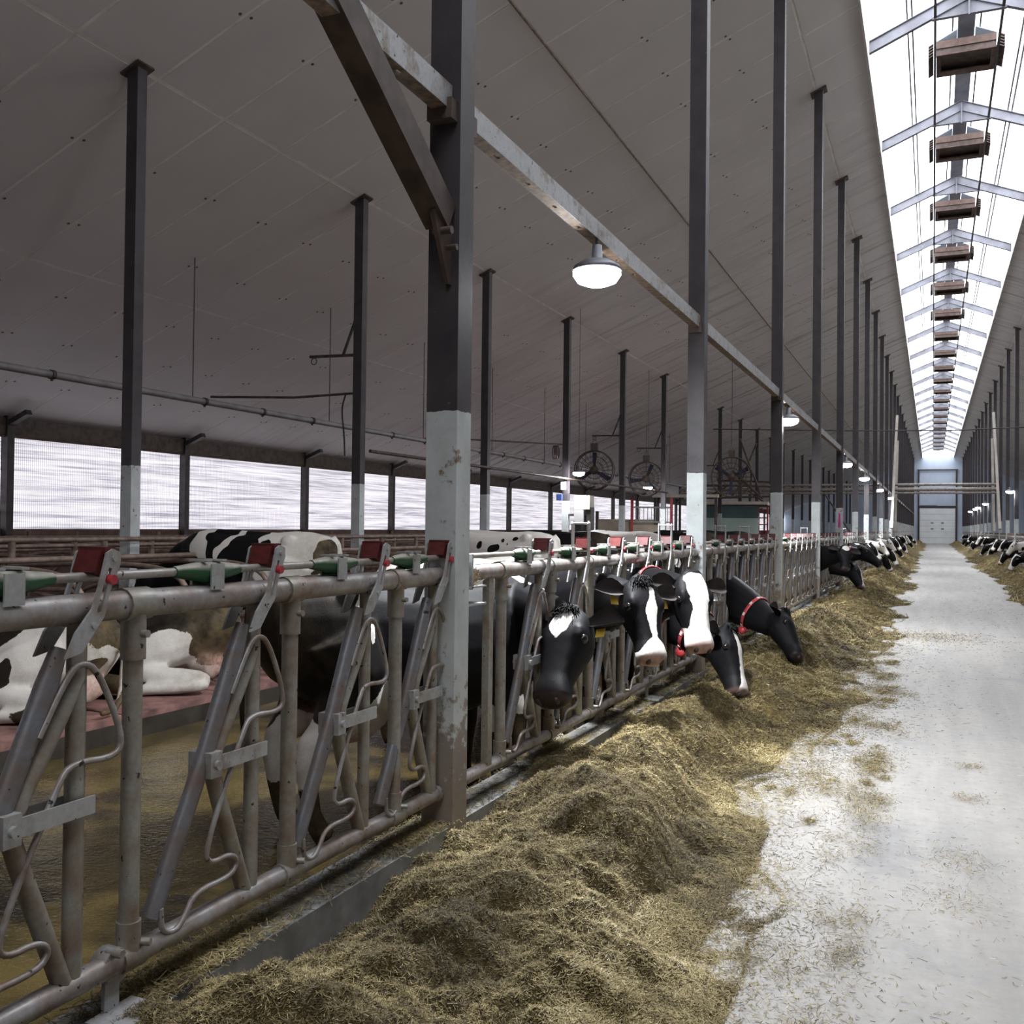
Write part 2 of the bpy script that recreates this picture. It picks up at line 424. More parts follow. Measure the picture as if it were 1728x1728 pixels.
# cubicle platforms with red rubber beds
def platform(name, x0, x1, yb0, yb1):
    p = struct(empty(name, ((x0 + x1) / 2, 0, ALLEY)))
    MB().box((0, ymid, 0.07), (x1 - x0, ylen, 0.14)).build('bed_base', 'platform', p)
    me = MB().box((0, 0, 0.165), (x1 - x0 - 0.02, 1.17, 0.05)).mesh('rubber_bed', 'bedmat')
    y = yb0
    while y < yb1:
        put('rubber_bed', me, p, (0, y, 0)); y += 1.2
platform('floor_cubicle_left', -11.70, -5.75, 1.7, 60)
platform('floor_cubicle_wall_left', XW, -14.3, 8.3, 60)
platform('floor_cubicle_right', 2 * XC + 5.75, 2 * XC + 11.7, 20.3, 60)

# side walls: sill board, posts, head beam, curtain panes
def side_wall(name, x, sgn, detailed):
    w = struct(empty(name, (x, 0, 0)))
    MB().box((-sgn * 0.05, ymid, 0.33), (0.1, ylen, 2.0)).build('sill_board', 'wallpanel', w)
    MB().box((0, ymid, 3.36), (0.16, ylen, 0.34)).build('head_beam', 'brown_steel', w)
    MB().box((sgn * 0.03, ymid, 3.165), (0.06, ylen, 0.05)).build('curtain_rail', 'wallpanel', w)
    post = MB().box((0, 0, 1.75), (0.18, 0.16, 3.62)).box((sgn * 0.28, 0, 3.5), (0.6, 0.14, 0.10), rot=Matrix.Rotation(-sgn * math.atan(SL), 3, 'Y')).mesh('post', 'dark_steel')
    k = -3
    while Y0 + BAY * k < YE:
        put('post', post, w, (sgn * 0.05, Y0 + BAY * k, 0)); k += 1
    win = struct(empty('window_1' if sgn > 0 else 'window_2', (x, 0, 0)))
    pane = MB().box((0, 0, 2.24), (0.012, BAY - 0.16, 1.84)).mesh('curtain_pane', 'curtain')
    k = -3
    while Y0 + BAY * k + BAY <= YE + 0.1:
        put('curtain_pane', pane, win, (-sgn * 0.02, Y0 + BAY * (k + 0.5), 0)); k += 1
side_wall('wall_left', XW, 1, True)
side_wall('wall_right', XWR, -1, False)

# end walls with the sectional door
def gable(name, y, m):
    prof = [(XW - 0.2, -0.5), (XWR + 0.2, -0.5), (XWR + 0.2, roof_z(XWR) - 0.05), (2 * XC - XS, 9.99), (XC, 10.9), (XS, 9.99), (XW - 0.2, roof_z(XW) - 0.05)]
    w = struct(empty(name, (0, y, 0)))
    MB().prism(prof, (0, 0.1, 0), (1, 0, 0), (0, 0, 1), (0, 1, 0), 0.16).build('wall_sheet', m, w)
    return w
gw = gable('wall_end', YE + 0.1, 'endwall')
rib = MB().box((0, 0, 4.5), (0.05, 0.04, 9.2)).mesh('sheet_rib', 'endwall')
for i in range(-14, 15):
    x = XC + i * 1.1
    h = roof_z(x) - 0.15 if abs(i) > 1 else 10.2
    if -2.4 < x < 3.4: continue
    o_ = put('sheet_rib', rib, gw, (x, 0.0, 0)); o_.scale.z = h / 9.1
gable('wall_back', YB - 0.3, 'wallpanel')
d = struct(empty('door_1', (0.5, YE, 0)))
dw, dh = 3.75, 4.1
for i in range(6):
    MB().box((0, -0.06, dh / 6 * (i + 0.5)), (dw, 0.06, dh / 6 - 0.025)).build('door_section', 'door', d)
for i in (2, 3):
    for s in (-1, 1):
        MB().box((s * 0.55, -0.10, dh / 6 * (i + 0.5)), (0.28, 0.03, 0.14)).build('bolt_plate', 'skysteel', d)
for s in (-1, 1):
    MB().box((s * (dw / 2 + 0.13), -0.06, 4.3), (0.16, 0.1, 8.6)).build('guide_track', 'dark_steel', d)
MB().box((0, -0.06, 4.25), (dw + 0.4, 0.14, 0.26)).build('lintel', 'dark_steel', d)
MB().box((0, -0.06, 8.55), (dw + 0.6, 0.12, 0.14)).build('track_top', 'dark_steel', d)
MB().box((-dw / 4, -0.12, 4.42), (dw / 2, 0.06, 0.10)).build('torsion_shaft', 'skysteel', d)

# roof panels
ceil = struct(empty('ceiling', (0, 0, 0)))
ANG = math.atan(SL); COSA = math.cos(ANG)
strips = [(XW - 0.5, -12.35), (-12.35, -8.70), (-8.70, -5.10), (-5.10, -2.02), (-2.02, XS)]
PITCH = 1.24; YP0 = 7.98 - 5 * PITCH
GAP = 0.05
rows_near = 58
def panel_mb(w, mb, mat4=None):
    hw = w / COSA / 2 - GAP / 2; hy = PITCH / 2 - GAP / 2
    V = [Vector((x, y, z)) for z in (0, 0.05) for y in (-hy, hy) for x in (-hw, hw)]
    if mat4 is not None: V = [mat4 @ q for q in V]
    return mb.add(V, [(0, 2, 3, 1), (4, 5, 7, 6), (0, 1, 5, 4), (2, 6, 7, 3), (0, 4, 6, 2), (1, 3, 7, 5)])
rest = MB()
for (a, b) in strips:
    xc = (a + b) / 2
    me = panel_mb(b - a, MB()).mesh('roof_panel', 'panel')
    r = -13
    while True:
        y = YP0 + (r + 0.5) * PITCH
        if y > YE: break
        if 0 <= r < rows_near:
            put('roof_panel', me, ceil, (xc, y, roof_z(xc)), (0, -ANG, 0))
        else:
            panel_mb(b - a, rest, Matrix.Translation((xc, y, roof_z(xc))) @ Matrix.Rotation(-ANG, 4, 'Y'))
        xm = 2 * XC - xc
        panel_mb(b - a, rest, Matrix.Translation((xm, y, roof_z(xm))) @ Matrix.Rotation(ANG, 4, 'Y'))
        r += 1
ro = rest.build('roof_panels_beyond', 'panel', ceil); ro['kind'] = 'stuff'
# joint strip and outer skin above the panels
mb = MB()
for s in (-1, 1):
    def mx_(x): return x if s < 0 else 2 * XC - x
    a, b = XW - 0.5, XS
    P = [(mx_(a), YB - 0.4, roof_z(a) + 0.006), (mx_(b), YB - 0.4, roof_z(b) + 0.006), (mx_(b), YE + 0.4, roof_z(b) + 0.006), (mx_(a), YE + 0.4, roof_z(a) + 0.006)]
    P += [(x, y, z + 0.12) for x, y, z in P]
    mb.add(P, [(0, 1, 2, 3), (4, 5, 6, 7), (0, 1, 5, 4), (1, 2, 6, 5), (2, 3, 7, 6), (3, 0, 4, 7)])
mb.build('roof_skin', 'seam', ceil)
# screw heads in pairs beside the joints
mb = MB()
xs = [-15.6, -14.2, -13.0, -11.4, -10.0, -7.4, -6.1, -4.0, -3.0]
def disc(mb, c, r=0.022):
    n = 6; V = []
    R = Matrix.Rotation(-ANG, 3, 'Y')
    for k in range(n):
        a = 2 * PI * k / n; V.append(Vector(c) + R @ Vector((math.cos(a) * r, math.sin(a) * r, -0.006)))
    for k in range(n):
        a = 2 * PI * k / n; V.append(Vector(c) + R @ Vector((math.cos(a) * r, math.sin(a) * r, 0.004)))
    mb.add(V, [tuple(range(n))] + [(k, (k + 1) % n, n + (k + 1) % n, n + k) for k in range(n)])
for r in range(0, 70):
    y = YP0 + r * PITCH
    for x in xs:
        for s in (-1, 1): disc(mb, (x + 0.02 * s, y + 0.075 * s, roof_z(x + 0.02 * s)))
fo = mb.build('panel_screws', 'fastener', ceil); fo['kind'] = 'stuff'

# longitudinal conduit under the panels
mb = MB().box((-5.1, ymid, roof_z(-5.1) - 0.012), (0.028, ylen, 0.028)); mb.build('roof_conduit', 'rust_pipe', ceil)

# skylight: kerb boards, panes, frames
sky = struct(empty('window_3', (XC, 0, 0)))
ZS0, ZR0 = 10.42, 11.10
for s in (-1, 1):
    MB().box((s * (XC - XS), ymid, 10.20), (0.04, ylen, 0.50)).build('skylight_kerb', 'panel', sky)
hw = XC - XS
ln = math.hypot(hw, ZR0 - ZS0); an = math.atan2(ZR0 - ZS0, hw)
pane = MB().box((0, 0, 0), (ln - 0.12, BAY - 0.06, 0.012)).mesh('skylight_pane', 'glazing')
for k in range(-3, NB):
    for s in (-1, 1):
        put('skylight_pane', pane, sky, (s * hw / 2 + s * 0.04, Y0 + BAY * (k + 0.5), (ZS0 + ZR0) / 2 + 0.12), (0, s * an, 0))
MB().box((0, ymid, ZR0 + 0.06), (0.30, ylen, 0.10)).build('ridge_beam', 'skysteel', sky)
for s in (-1, 1):
    for dx in (0.93, 1.01):
        z = ZR0 - (ZR0 - ZS0) * dx / hw
        MB().box((s * dx, ymid, z + 0.06), (0.03, ylen, 0.07)).build('purlin', 'skysteel', sky)
    MB().box((s * 0.24, ymid, ZR0 + 0.0), (0.03, ylen, 0.06)).build('ridge_rail', 'dark_steel', sky)
def ibeam(mb, a, b, h=0.20, w=0.10, t=0.014):
    a, b = Vector(a), Vector(b); d_ = (b - a).normalized(); side = Vector((0, 1, 0)); u = side.cross(d_).normalized()
    if u.z < 0: u = -u
    mb.bar(a, b, t, h, up=u); mb.bar(a + u * h / 2, b + u * h / 2, w, t, up=u); mb.bar(a - u * h / 2, b - u * h / 2, w, t, up=u)
rafter = {}
for s in (-1, 1):
    q = MB(); ibeam(q, (s * (hw + 0.06), 0, ZS0 - 0.16), (0, 0, ZR0 - 0.13)); rafter[s] = q.mesh('rafter', 'skysteel')
gus = MB().prism([(-0.60, ZR0 - 0.50), (0.60, ZR0 - 0.50), (0.05, ZR0 - 0.24), (-0.05, ZR0 - 0.24)], (0, 0, 0), (1, 0, 0), (0, 0, 1), (0, 1, 0), 0.016).box((0, 0, ZR0 - 0.5), (1.2, 0.09, 0.016)).mesh('gusset', 'skysteel')
king = MB().box((0, -0.05, ZR0 - 0.31), (0.03, 0.06, 0.46)).mesh('end_plate', 'skysteel')
for k in range(-2, NB):
    fr = empty('skylight_frame', (XC, Y0 + BAY * k, 0))
    for s in (-1, 1): put('rafter', rafter[s], fr)
    put('gusset', gus, fr); put('end_plate', king, fr)
    tag(fr, 'blue-grey steel gable frame with ridge gusset spanning the bright roof skylight', 'roof frame', 'skylight frames along the ridge')
# ridge vent boxes hung on two rails in every bay
railm = MB().box((0, 0, ZR0 - 0.50), (0.045, BAY - 0.1, 0.06)).mesh('hanger_rail', 'dark_steel')
vb = MB()
for (cx, cy, cz, sx, sy, sz) in [(0, -0.45, -0.06, 1.0, 0.04, 0.20), (0, 0.45, -0.06, 1.0, 0.04, 0.20), (-0.5, 0, -0.06, 0.04, 0.9, 0.20), (0.5, 0, -0.06, 0.04, 0.9, 0.20), (0, 0, -0.06, 0.98, 0.88, 0.03)]:
    vb.box((cx, cy, cz), (sx, sy, sz))
vbox = vb.mesh('box_body', 'brown_steel')
vlip = MB().box((0, -0.47, 0.02), (1.04, 0.06, 0.14)).box((0, 0.40, -0.17), (1.04, 0.20, 0.03)).box((-0.48, 0, -0.17), (0.08, 0.94, 0.03)).box((0.48, 0, -0.17), (0.08, 0.94, 0.03)).box((0, -0.46, -0.17), (1.04, 0.06, 0.03)).mesh('front_frame', simple('rusted_vent_frame', (0.11, 0.07, 0.058), 0.7, 0.1, 0.4, 8))
vfl = {}
for s in (-1, 1):
    vfl[s] = MB().box((s * 0.34, -0.15, 0.18), (0.40, 0.7, 0.015), rot=Matrix.Rotation(s * 0.45, 3, 'Y')).mesh('flap', 'endwall')
fin = MB().box((0, 0, 0), (0.10, 0.9, 0.018)).mesh('fin', 'brown_steel')
for k in range(-1, NB):
    t = empty('ridge_vent', (XC, Y0 + BAY * k + 2.0, ZR0 - 0.30))
    for s in (-1, 1):
        put('hanger_rail', railm, t, (s * 0.545, 0.5, -(ZR0 - 0.30) + 0.03))
        put('flap', vfl[s], t)
        for j in range(5 if 3 <= k < 9 else 0): put('fin', fin, t, (s * 0.62, 0, 0.06 - 0.055 * j), (0, s * 0.5, 0))
    put('box_body', vbox, t); put('front_frame', vlip, t)
    tag(t, 'rusty brown ventilation box with finned sides hung under the skylight ridge', 'roof vent', 'ridge vent boxes under the skylight')

# ------------------------------------------------------------------ columns
def column_mesh(zb, zt, w, d_, m, name='shaft'):
    return MB().box((0, 0, (zb + zt) / 2), (w, d_, zt - zb)).mesh(name, m)
colF = column_mesh(-0.2, roof_z(XF) + 0.02, 0.15, 0.14, 'column')
cap = MB().box((0, 0, 0), (0.30, 0.26, 0.03), rot=Matrix.Rotation(-ANG, 3, 'Y')).mesh('cap_plate', 'brown_steel')
colR = column_mesh(-0.2, roof_z(XF) + 0.02, 0.15, 0.14, 'column')
capR = MB().box((0, 0, 0), (0.30, 0.26, 0.03), rot=Matrix.Rotation(ANG, 3, 'Y')).mesh('cap_plate', 'brown_steel')
mark = MB().box((0.078, 0, 1.75), (0.006, 0.09, 0.22)).prism([(-0.03, 1.55), (0.03, 1.55), (0.02, 1.86), (-0.01, 1.9)], (0.0, -0.073, 0), (1, 0, 0), (0, 0, 1), (0, 1, 0), 0.006).mesh('paint_mark', 'magenta')
for k in range(-2, NB):
    t = empty('steel_column', (XF, Y0 + BAY * k, 0)); put('shaft', colF, t); put('cap_plate', cap, t, (0, 0, roof_z(XF) - 0.02))
    if k == 4: put('paint_mark', mark, t)
    if k == 0: tag(t, 'big dark square column with chipped pale blue base and a diagonal brace beside it', 'column', 'columns of the left feed fence')
    elif k == 1: tag(t, 'tall dark column with white lower half between the first and second left feed gates', 'column', 'columns of the left feed fence')
    elif k == 4: tag(t, 'dark square column with a magenta paint mark on its pale base', 'column', 'columns of the left feed fence')
    else: tag(t, 'tall dark square column with pale painted base on the left feed fence line', 'column', 'columns of the left feed fence')
    if k >= 4:
        t = empty('steel_column', (XR, Y0 + BAY * k, 0)); put('shaft', colR, t); put('cap_plate', capR, t, (0, 0, roof_z(XF) - 0.02))
        if k == 11:
            q = put('paint_mark', mark, t); q.rotation_euler = (0, 0, PI); q.location = (0, 0, 0)
        tag(t, 'tall dark square column on the feed fence opposite the cubicles', 'column', 'columns of the right feed fence')
col2 = column_mesh(-0.2, roof_z(X2) + 0.02, 0.16, 0.15, 'column2')
for k in range(0, NB):
    t = empty('steel_column', (X2, Y0 + BAY * k, 0)); put('shaft', col2, t); put('cap_plate', cap, t, (0, 0, roof_z(X2) - 0.02))
    tag(t, 'slim dark column with pale base standing between the cubicle rows', 'column', 'columns among the cubicles')

# knee brace on the first column, with its bracket
t = empty('knee_brace', (XF, Y0, 2.6))
a = Vector((0.0, -0.10, 0.24)); b = Vector((0.0, -2.2, 1.58))
MB().bar(a, b, 0.11, 0.13).build('brace_bar', 'brown_steel', t)
q = MB().prism([(-0.20, 0.28), (-0.07, 0.34), (-0.07, -0.05), (-0.10, -0.05), (-0.24, 0.22)], (0.03, 0, 0), (0, 1, 0), (0, 0, 1), (1, 0, 0), 0.02)
q.tube([(0.0, -0.17, 0.16), (0.09, -0.17, 0.16)], 0.018, 8); q.tube([(0.0, -0.12, 0.10), (0.09, -0.12, 0.10)], 0.014, 8); q.build('bracket', 'brown_steel', t)
tag(t, 'thick brown diagonal steel brace bolted to the big column', 'brace')

# cable tray that carries the lamps along the left fence
for k in range(-1, 23):
    t = empty('cable_tray', (XF, Y0 + BAY * k + BAY / 2, 3.37))
    q = MB(); L = BAY - 0.16
    q.box((0.035, 0, 0.0), (0.006, L, 0.11)); q.box((-0.035, 0, 0.0), (0.006, L, 0.11)); q.build('tray_side', 'beam', t)
    q = MB()
    if k < 4:
        ns = 12; st = L / ns
        for s in (-1, 1): q.box((s * 0.022, 0, -0.05), (0.026, L, 0.012))
        for j in range(ns): q.box((0, -L / 2 + (j + 0.5) * st, -0.05), (0.018, st - 0.05, 0.012))
    else: q.box((0, 0, -0.05), (0.07, L, 0.012))
    q.build('tray_bottom', 'beam_under', t)
    for e_ in (-L / 2, L / 2): MB().box((0, e_, -0.06), (0.12, 0.10, 0.09)).build('end_bracket', 'brown_steel', t)
    tag(t, {-1: 'cable tray behind the thick diagonal brace, ending at the big column', 0: 'cable tray carrying the lamp nearest the big column', 2: 'cable tray carrying the lamp past the third column'}.get(k, 'pale metal cable tray with rusty underside running between the fence columns'), 'cable tray', 'cable trays on the left fence columns')

# lamps
def lamp(x, y, z, watts, label, group, r=0.155, cord=0.20):
    t = empty('barn_lamp', (x, y, z))
    MB().lathe([(0.0, 0.16), (0.03, 0.16), (0.035, 0.07), (r * 0.6, 0.06), (r * 0.95, 0.025), (r * 1.02, 0.0), (r * 0.96, -0.005)], (0, 0, 0), n=20).build('housing', 'skysteel', t)
    MB().lathe([(r * 0.95, 0.0), (r * 0.97, -0.03), (r * 0.80, -0.07), (r * 0.45, -0.092), (0.0, -0.10)], (0, 0, 0), n=20).build('lens', 'lens', t)
    MB().tube([(0, 0, 0.15), (0, 0, cord)], 0.012 if cord < 0.3 else 0.006, 6).build('hook', 'dark_steel', t)
    l = bpy.data.lights.new('lamp_light', 'AREA'); l.shape = 'DISK'; l.size = r * 1.8; l.energy = watts; l.color = (0.93, 0.96, 1.0)
    lo = bpy.data.objects.new('lamp_light', l); C.objects.link(lo); lo.parent = t; lo.location = (0, 0, -0.105)
    return tag(t, label, 'lamp', group)
ly = [5.87, 14.8, 25.2, 32.3, 41.7, 52.0]
for i, y in enumerate(ly):
    lamp(XF + 0.03, y, 3.112, 112 if i < 2 else 36, ['glowing round lamp under the cable tray beside the second column', 'glowing round lamp under the cable tray past the third column'][i] if i < 2 else 'small glowing lamp far along the left cable tray', 'lamps on the left cable tray')
for y in (43.9, 63.9, 73.9, 78.9, 88.9):
    lamp(XR - 0.236, y, 3.12, 30, 'small glowing lamp on the right fence columns', 'lamps on the right fence')
lamp(X2 + 0.45, 23.6, 2.88, 30, 'round lamp glowing beside a fan on a slim cubicle column', 'lamps among the cubicles', cord=roof_z(X2 + 0.45) - 2.89)
lamp(X2 - 0.1, 32.2, 2.86, 30, 'flat lamp glowing just in front of the second fan', 'lamps among the cubicles', cord=roof_z(X2 - 0.1) - 2.87)

# water pipe hung on rods under the left roof slope
t = empty('water_pipe', (-11.2, 0, 3.52))
MB().tube([(0, 2, 0), (0, 55.5, 0)], 0.055, 12).build('pipe', simple('grey_pipe', (0.27, 0.26, 0.26), 0.5, 0.2, 0.25, 4), t)
rod = MB().tube([(0, 0, 0.05), (0, 0, roof_z(-11.2) - 3.52 + 0.01)], 0.009, 6).mesh('hanger_rod', 'dark_steel')
clampm = MB().tube([(0, -0.03, 0), (0, 0.03, 0)], 0.068, 12).tube([(0, 0, -0.05), (0, 0, -0.09)], 0.02, 6).mesh('pipe_clamp', 'dark_steel')
y = 4.8
while y < 55:
    put('hanger_rod', rod, t, (0, y, 0)); y += 3.98
y = 5.3
while y < 45:
    put('pipe_clamp', clampm, t, (0, y, 0)); y += 1.55
tag(t, 'long grey pipe hung on thin rods under the left roof slope', 'pipe')
# swing brackets on the inner columns
def wall_bracket(y, label):
    t = empty('column_bracket', (X2 - 0.08, y, 4.3))
    q = MB(); q.bar((0, 0, 0), (-0.90, 0, 0.02), 0.045, 0.045); q.build('arm', 'dark_steel', t)
    q = MB(); q.bar((-0.24, 0, 0.02), (0.0, 0, 0.62), 0.035, 0.035); q.build('stay', 'dark_steel', t)
    q = MB(); n = 12; q.tube([(-0.82 + 0.055 * math.cos(2 * PI * i / n), 0, -0.06 + 0.055 * math.sin(2 * PI * i / n)) for i in range(n + 1)], 0.008, 6); q.build('ring', 'dark_steel', t)
    tag(t, label, 'bracket', 'column brackets'); return t
wall_bracket(Y0 + 10, 'triangular hanging bracket with a ring and no fan')
for i, k in enumerate((5, 6, 8)):
    wall_bracket(Y0 + BAY * k, ['triangular bracket that carries the first fan', 'triangular bracket that carries the second fan', 'triangular bracket that carries the third fan'][i])
# fans
def fan(x, y, z, rz, ang, label, R=0.60, hang=0.46):
    t = empty('barn_fan', (x, y, z), (0, 0, rz))
    for s in (-1, 1):
        q = MB(); n = 32
        for rr, tt in ((R, 0.022), (R * 0.72, 0.008), (R * 0.45, 0.008)):
            q.tube([(rr * math.cos(2 * PI * i / n), s * 0.13, rr * math.sin(2 * PI * i / n)) for i in range(n + 1)], tt, 6, cap=False)
        for i in range(24):
            a = 2 * PI * i / 24; q.tube([(0.12 * math.cos(a), s * 0.13, 0.12 * math.sin(a)), (R * math.cos(a), s * 0.13, R * math.sin(a))], 0.006, 4)
        q.build('guard', 'fanmat', t)
    q = MB(); n = 32
    V = []; F = []
    for i in range(n):
        a = 2 * PI * i / n
        V += [(R * math.cos(a), -0.13, R * math.sin(a)), (R * math.cos(a), 0.13, R * math.sin(a))]
        j = (i + 1) % n; F.append((2 * i, 2 * j, 2 * j + 1, 2 * i + 1))
    q.add(V, F, 0, True); q.build('shroud', 'fanmat', t)
    MB().lathe([(0.0, -0.16), (0.12, -0.15), (0.13, 0.1), (0.0, 0.12)], (0, 0, 0), axis=(0, 1, 0), n=16).build('hub', 'fanmat', t)
    for i in range(3):
        a = ang + 2 * PI * i / 3; q = MB(); ca, sa = math.cos(a), math.sin(a)
        q.prism([(0.10, -0.05), (R * 0.9, -0.10), (R * 0.93, 0.08), (0.10, 0.05)], (0, 0, 0), (ca, 0.0, sa), (-sa * 0.85, 0.5, ca * 0.85), (sa * 0.5, 0.85, -ca * 0.5), 0.012)
        q.build('blade', 'fanblue', t)
    MB().box((0, 0.0, R + 0.12), (0.22, 0.2, 0.22)).build('motor_box', 'fanmat', t)
    q = MB(); q.tube([(-0.08, 0, R + 0.2), (0, 0, R + 0.46), (0.08, 0, R + 0.2)], 0.01, 5); q.tube([(0, 0, R + 0.44), (0, 0, R + hang)], 0.01, 5); q.build('hanger', 'dark_steel', t)
    tag(t, label, 'fan', 'circulation fans')
fan(-9.62, Y0 + 25, 3.25, 0.15, PI / 2, 'round brown fan hanging beside the glowing column lamp')
fan(-9.35, Y0 + 30, 3.22, 0.1, 1.2, 'round fan with a glowing lamp in front of it')
fan(-6.55, 35.0, 3.32, 0.25, 0.5, 'round fan with dark blue blades above the mint green room', 0.70, roof_z(-6.55) - 3.32 - 0.70)
# ------------------------------------------------------------------ headlock feed gates
ZH, ZB_ = 1.279, 0.334
def smooth_path(pts, it=2):
    for _ in range(it):
        o_ = [pts[0]]
        for a, b in zip(pts[:-1], pts[1:]):
            a_, b_ = np.array(a), np.array(b); o_ += [tuple(a_ * 0.75 + b_ * 0.25), tuple(a_ * 0.25 + b_ * 0.75)]
        o_.append(pts[-1]); pts = o_
    return pts
P3 = lambda x, l: [(x, a, b) for a, b in l]
# pieces of one lock, all relative to its slotted post (y = 0), fence plane x = 0
def lk_post(mb, n=10): return mb.tube([(0, 0, ZB_), (0, 0, 1.255)], 0.027, n, flat=0.8)
def lk_bent(mb, n=10): return mb.tube(smooth_path(P3(0, [(0.0, 1.11), (-0.045, 1.03), (-0.19, 0.80), (-0.185, 0.74), (-0.03, ZB_ + 0.02)]), 1), 0.025, n)
def lk_pivot(mb):
    return mb.box((0.032, -0.085, 0.785), (0.006, 0.24, 0.045)).box((-0.032, -0.085, 0.785), (0.006, 0.24, 0.045)).box((0.0, -0.215, 0.785), (0.085, 0.05, 0.075)).tube([(-0.05, -0.215, 0.785), (0.055, -0.215, 0.785)], 0.014, 8)
def lk_arm(mb, n=12): return mb.tube(P3(0.0, [(-0.055, 1.185), (-0.09, 1.10), (-0.225, 0.80), (-0.43, 0.405)]), [0.022, 0.030, 0.028, 0.028], n, flat=0.9)
def lk_rod(mb, n=6): return mb.tube(smooth_path(P3(0.022, [(-0.13, 0.98), (-0.06, 1.10), (-0.01, 1.15), (0.05, 1.12), (0.135, 0.94), (0.12, 0.885), (-0.03, 0.90), (-0.07, 0.86), (-0.24, 0.535), (-0.215, 0.49), (-0.12, 0.495), (-0.085, 0.46), (-0.12, 0.425), (-0.28, 0.43), (-0.32, 0.37), (-0.36, 0.345), (-0.41, 0.365), (-0.415, 0.43)]), 2), 0.0085, n)
LEV_R = [(-0.085, 1.165), (-0.035, 1.175), (0.005, 1.225), (0.035, 1.26), (0.05, 1.32), (0.085, 1.39), (0.085, 1.42), (0.06, 1.43), (0.056, 1.38), (0.042, 1.325), (0.024, 1.272), (0.014, 1.268)]
LEV_L = [(-0.085, 1.165), (0.014, 1.268), (0.010, 1.278), (0.028, 1.335), (0.046, 1.383), (0.056, 1.38), (0.06, 1.43), (0.04, 1.42), (0.018, 1.34), (-0.005, 1.28), (-0.055, 1.225)]
def lk_lever(mb):
    for s in (-1, 1):
        for half in (LEV_R, LEV_L): mb.prism(half, (s * 0.052, 0, 0), (0, 1, 0), (0, 0, 1), (1, 0, 0), 0.008)
    mb.tube([(-0.055, 0.062, 1.405), (0.062, 0.062, 1.405)], 0.008, 6); mb.tube([(-0.05, 0.0, 1.24), (0.06, 0.0, 1.24)], 0.009, 6)
    return mb
LEV2 = [(-0.085, 1.165), (-0.035, 1.175), (0.005, 1.225), (0.03, 1.30), (0.03, 1.52), (0.02, 1.535), (0.0, 1.535), (-0.01, 1.52), (-0.012, 1.30), (-0.055, 1.225)]
def lk_lever_up(mb):
    for s in (-1, 1): mb.prism(LEV2, (s * 0.052, 0, 0), (0, 1, 0), (0, 0, 1), (1, 0, 0), 0.008)
    mb.tube([(-0.055, 0.01, 1.52), (0.06, 0.01, 1.52)], 0.008, 6); return mb
def lk_block(mb): return mb.box((0, 0.045, 1.392), (0.078, 0.042, 0.06), rot=Matrix.Rotation(-0.35, 3, 'X')).box((0, 0.06, 1.425), (0.09, 0.035, 0.02))
def lk_pin(mb): return mb.tube([(0.05, 0.052, 1.352), (0.068, 0.052, 1.352)], 0.013, 8)
def lk_cam(mb): return mb.tube([(0, -0.36, 1.358), (0, -0.26, 1.355), (0, -0.245, 1.35), (0, -0.19, 1.35), (0, -0.18, 1.355), (0, -0.08, 1.358)], [0.016, 0.030, 0.033, 0.033, 0.030, 0.016], 10)
def lk_cradle(mb):
    for s in (-1, 1): mb.box((s * 0.036, -0.217, 1.34), (0.006, 0.055, 0.075))
    return mb.box((0, -0.25, 1.388), (0.07, 0.02, 0.006)).box((0, -0.185, 1.388), (0.07, 0.02, 0.006))
def a_post(mb, n=12):
    mb.tube([(0, 0, ZB_), (0, 0, 1.25)], 0.027, n)
    mb.tube([(0, 0, 1.13), (0, 0, 1.27)], 0.034, n); mb.tube([(0, -0.045, ZH), (0, 0.045, ZH)], 0.045, n)
    mb.tube([(0, 0, 0.34), (0, 0, 0.43)], 0.033, n); mb.tube([(0, -0.04, ZB_), (0, 0.04, ZB_)], 0.037, n)
    mb.tube([(0.03, 0, 1.20), (0.052, 0, 1.20)], 0.011, 6); mb.tube([(0.025, 0.02, 0.37), (0.05, 0.03, 0.37)], 0.011, 6); return mb
D = dict(post=lk_post(MB()).mesh('post', 'galv_post'), bent=lk_bent(MB()).mesh('bent_bar', 'galv_post'), pivot=lk_pivot(MB()).mesh('pivot_clamp', 'galv_bright'),
         arm=lk_arm(MB()).mesh('swing_arm', 'galv_arm'), rod=lk_rod(MB()).mesh('guard_rod', 'galv'), lever=lk_lever(MB()).mesh('lever', 'galv_bright'), leverup=lk_lever_up(MB()).mesh('lever', 'galv_bright'),
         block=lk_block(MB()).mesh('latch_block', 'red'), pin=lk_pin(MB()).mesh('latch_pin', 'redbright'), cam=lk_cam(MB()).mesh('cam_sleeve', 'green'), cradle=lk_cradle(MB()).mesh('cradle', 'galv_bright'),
         apost=a_post(MB()).mesh('upright', 'galv_post'))
far = MB()
def mmerge(dst, fn, mi, **kw):
    s0 = len(dst.f); fn(dst, **kw)
    for i in range(s0, len(dst.f)): dst.mi[i] = mi
mmerge(far, lk_post, 0, n=6); mmerge(far, lk_bent, 0, n=6); mmerge(far, lk_arm, 1, n=6); mmerge(far, lk_rod, 0, n=4); mmerge(far, lk_lever, 2); mmerge(far, lk_block, 3); mmerge(far, lk_pivot, 2)
D['far'] = far.mesh('headlock', ['galv_post', 'galv_arm', 'galv_bright', 'red'])
farup = MB()
mmerge(farup, lk_post, 0, n=6); mmerge(farup, lk_bent, 0, n=6); mmerge(farup, lk_arm, 1, n=6); mmerge(farup, lk_rod, 0, n=4); mmerge(farup, lk_lever_up, 2); mmerge(farup, lk_block, 3); mmerge(farup, lk_pivot, 2)
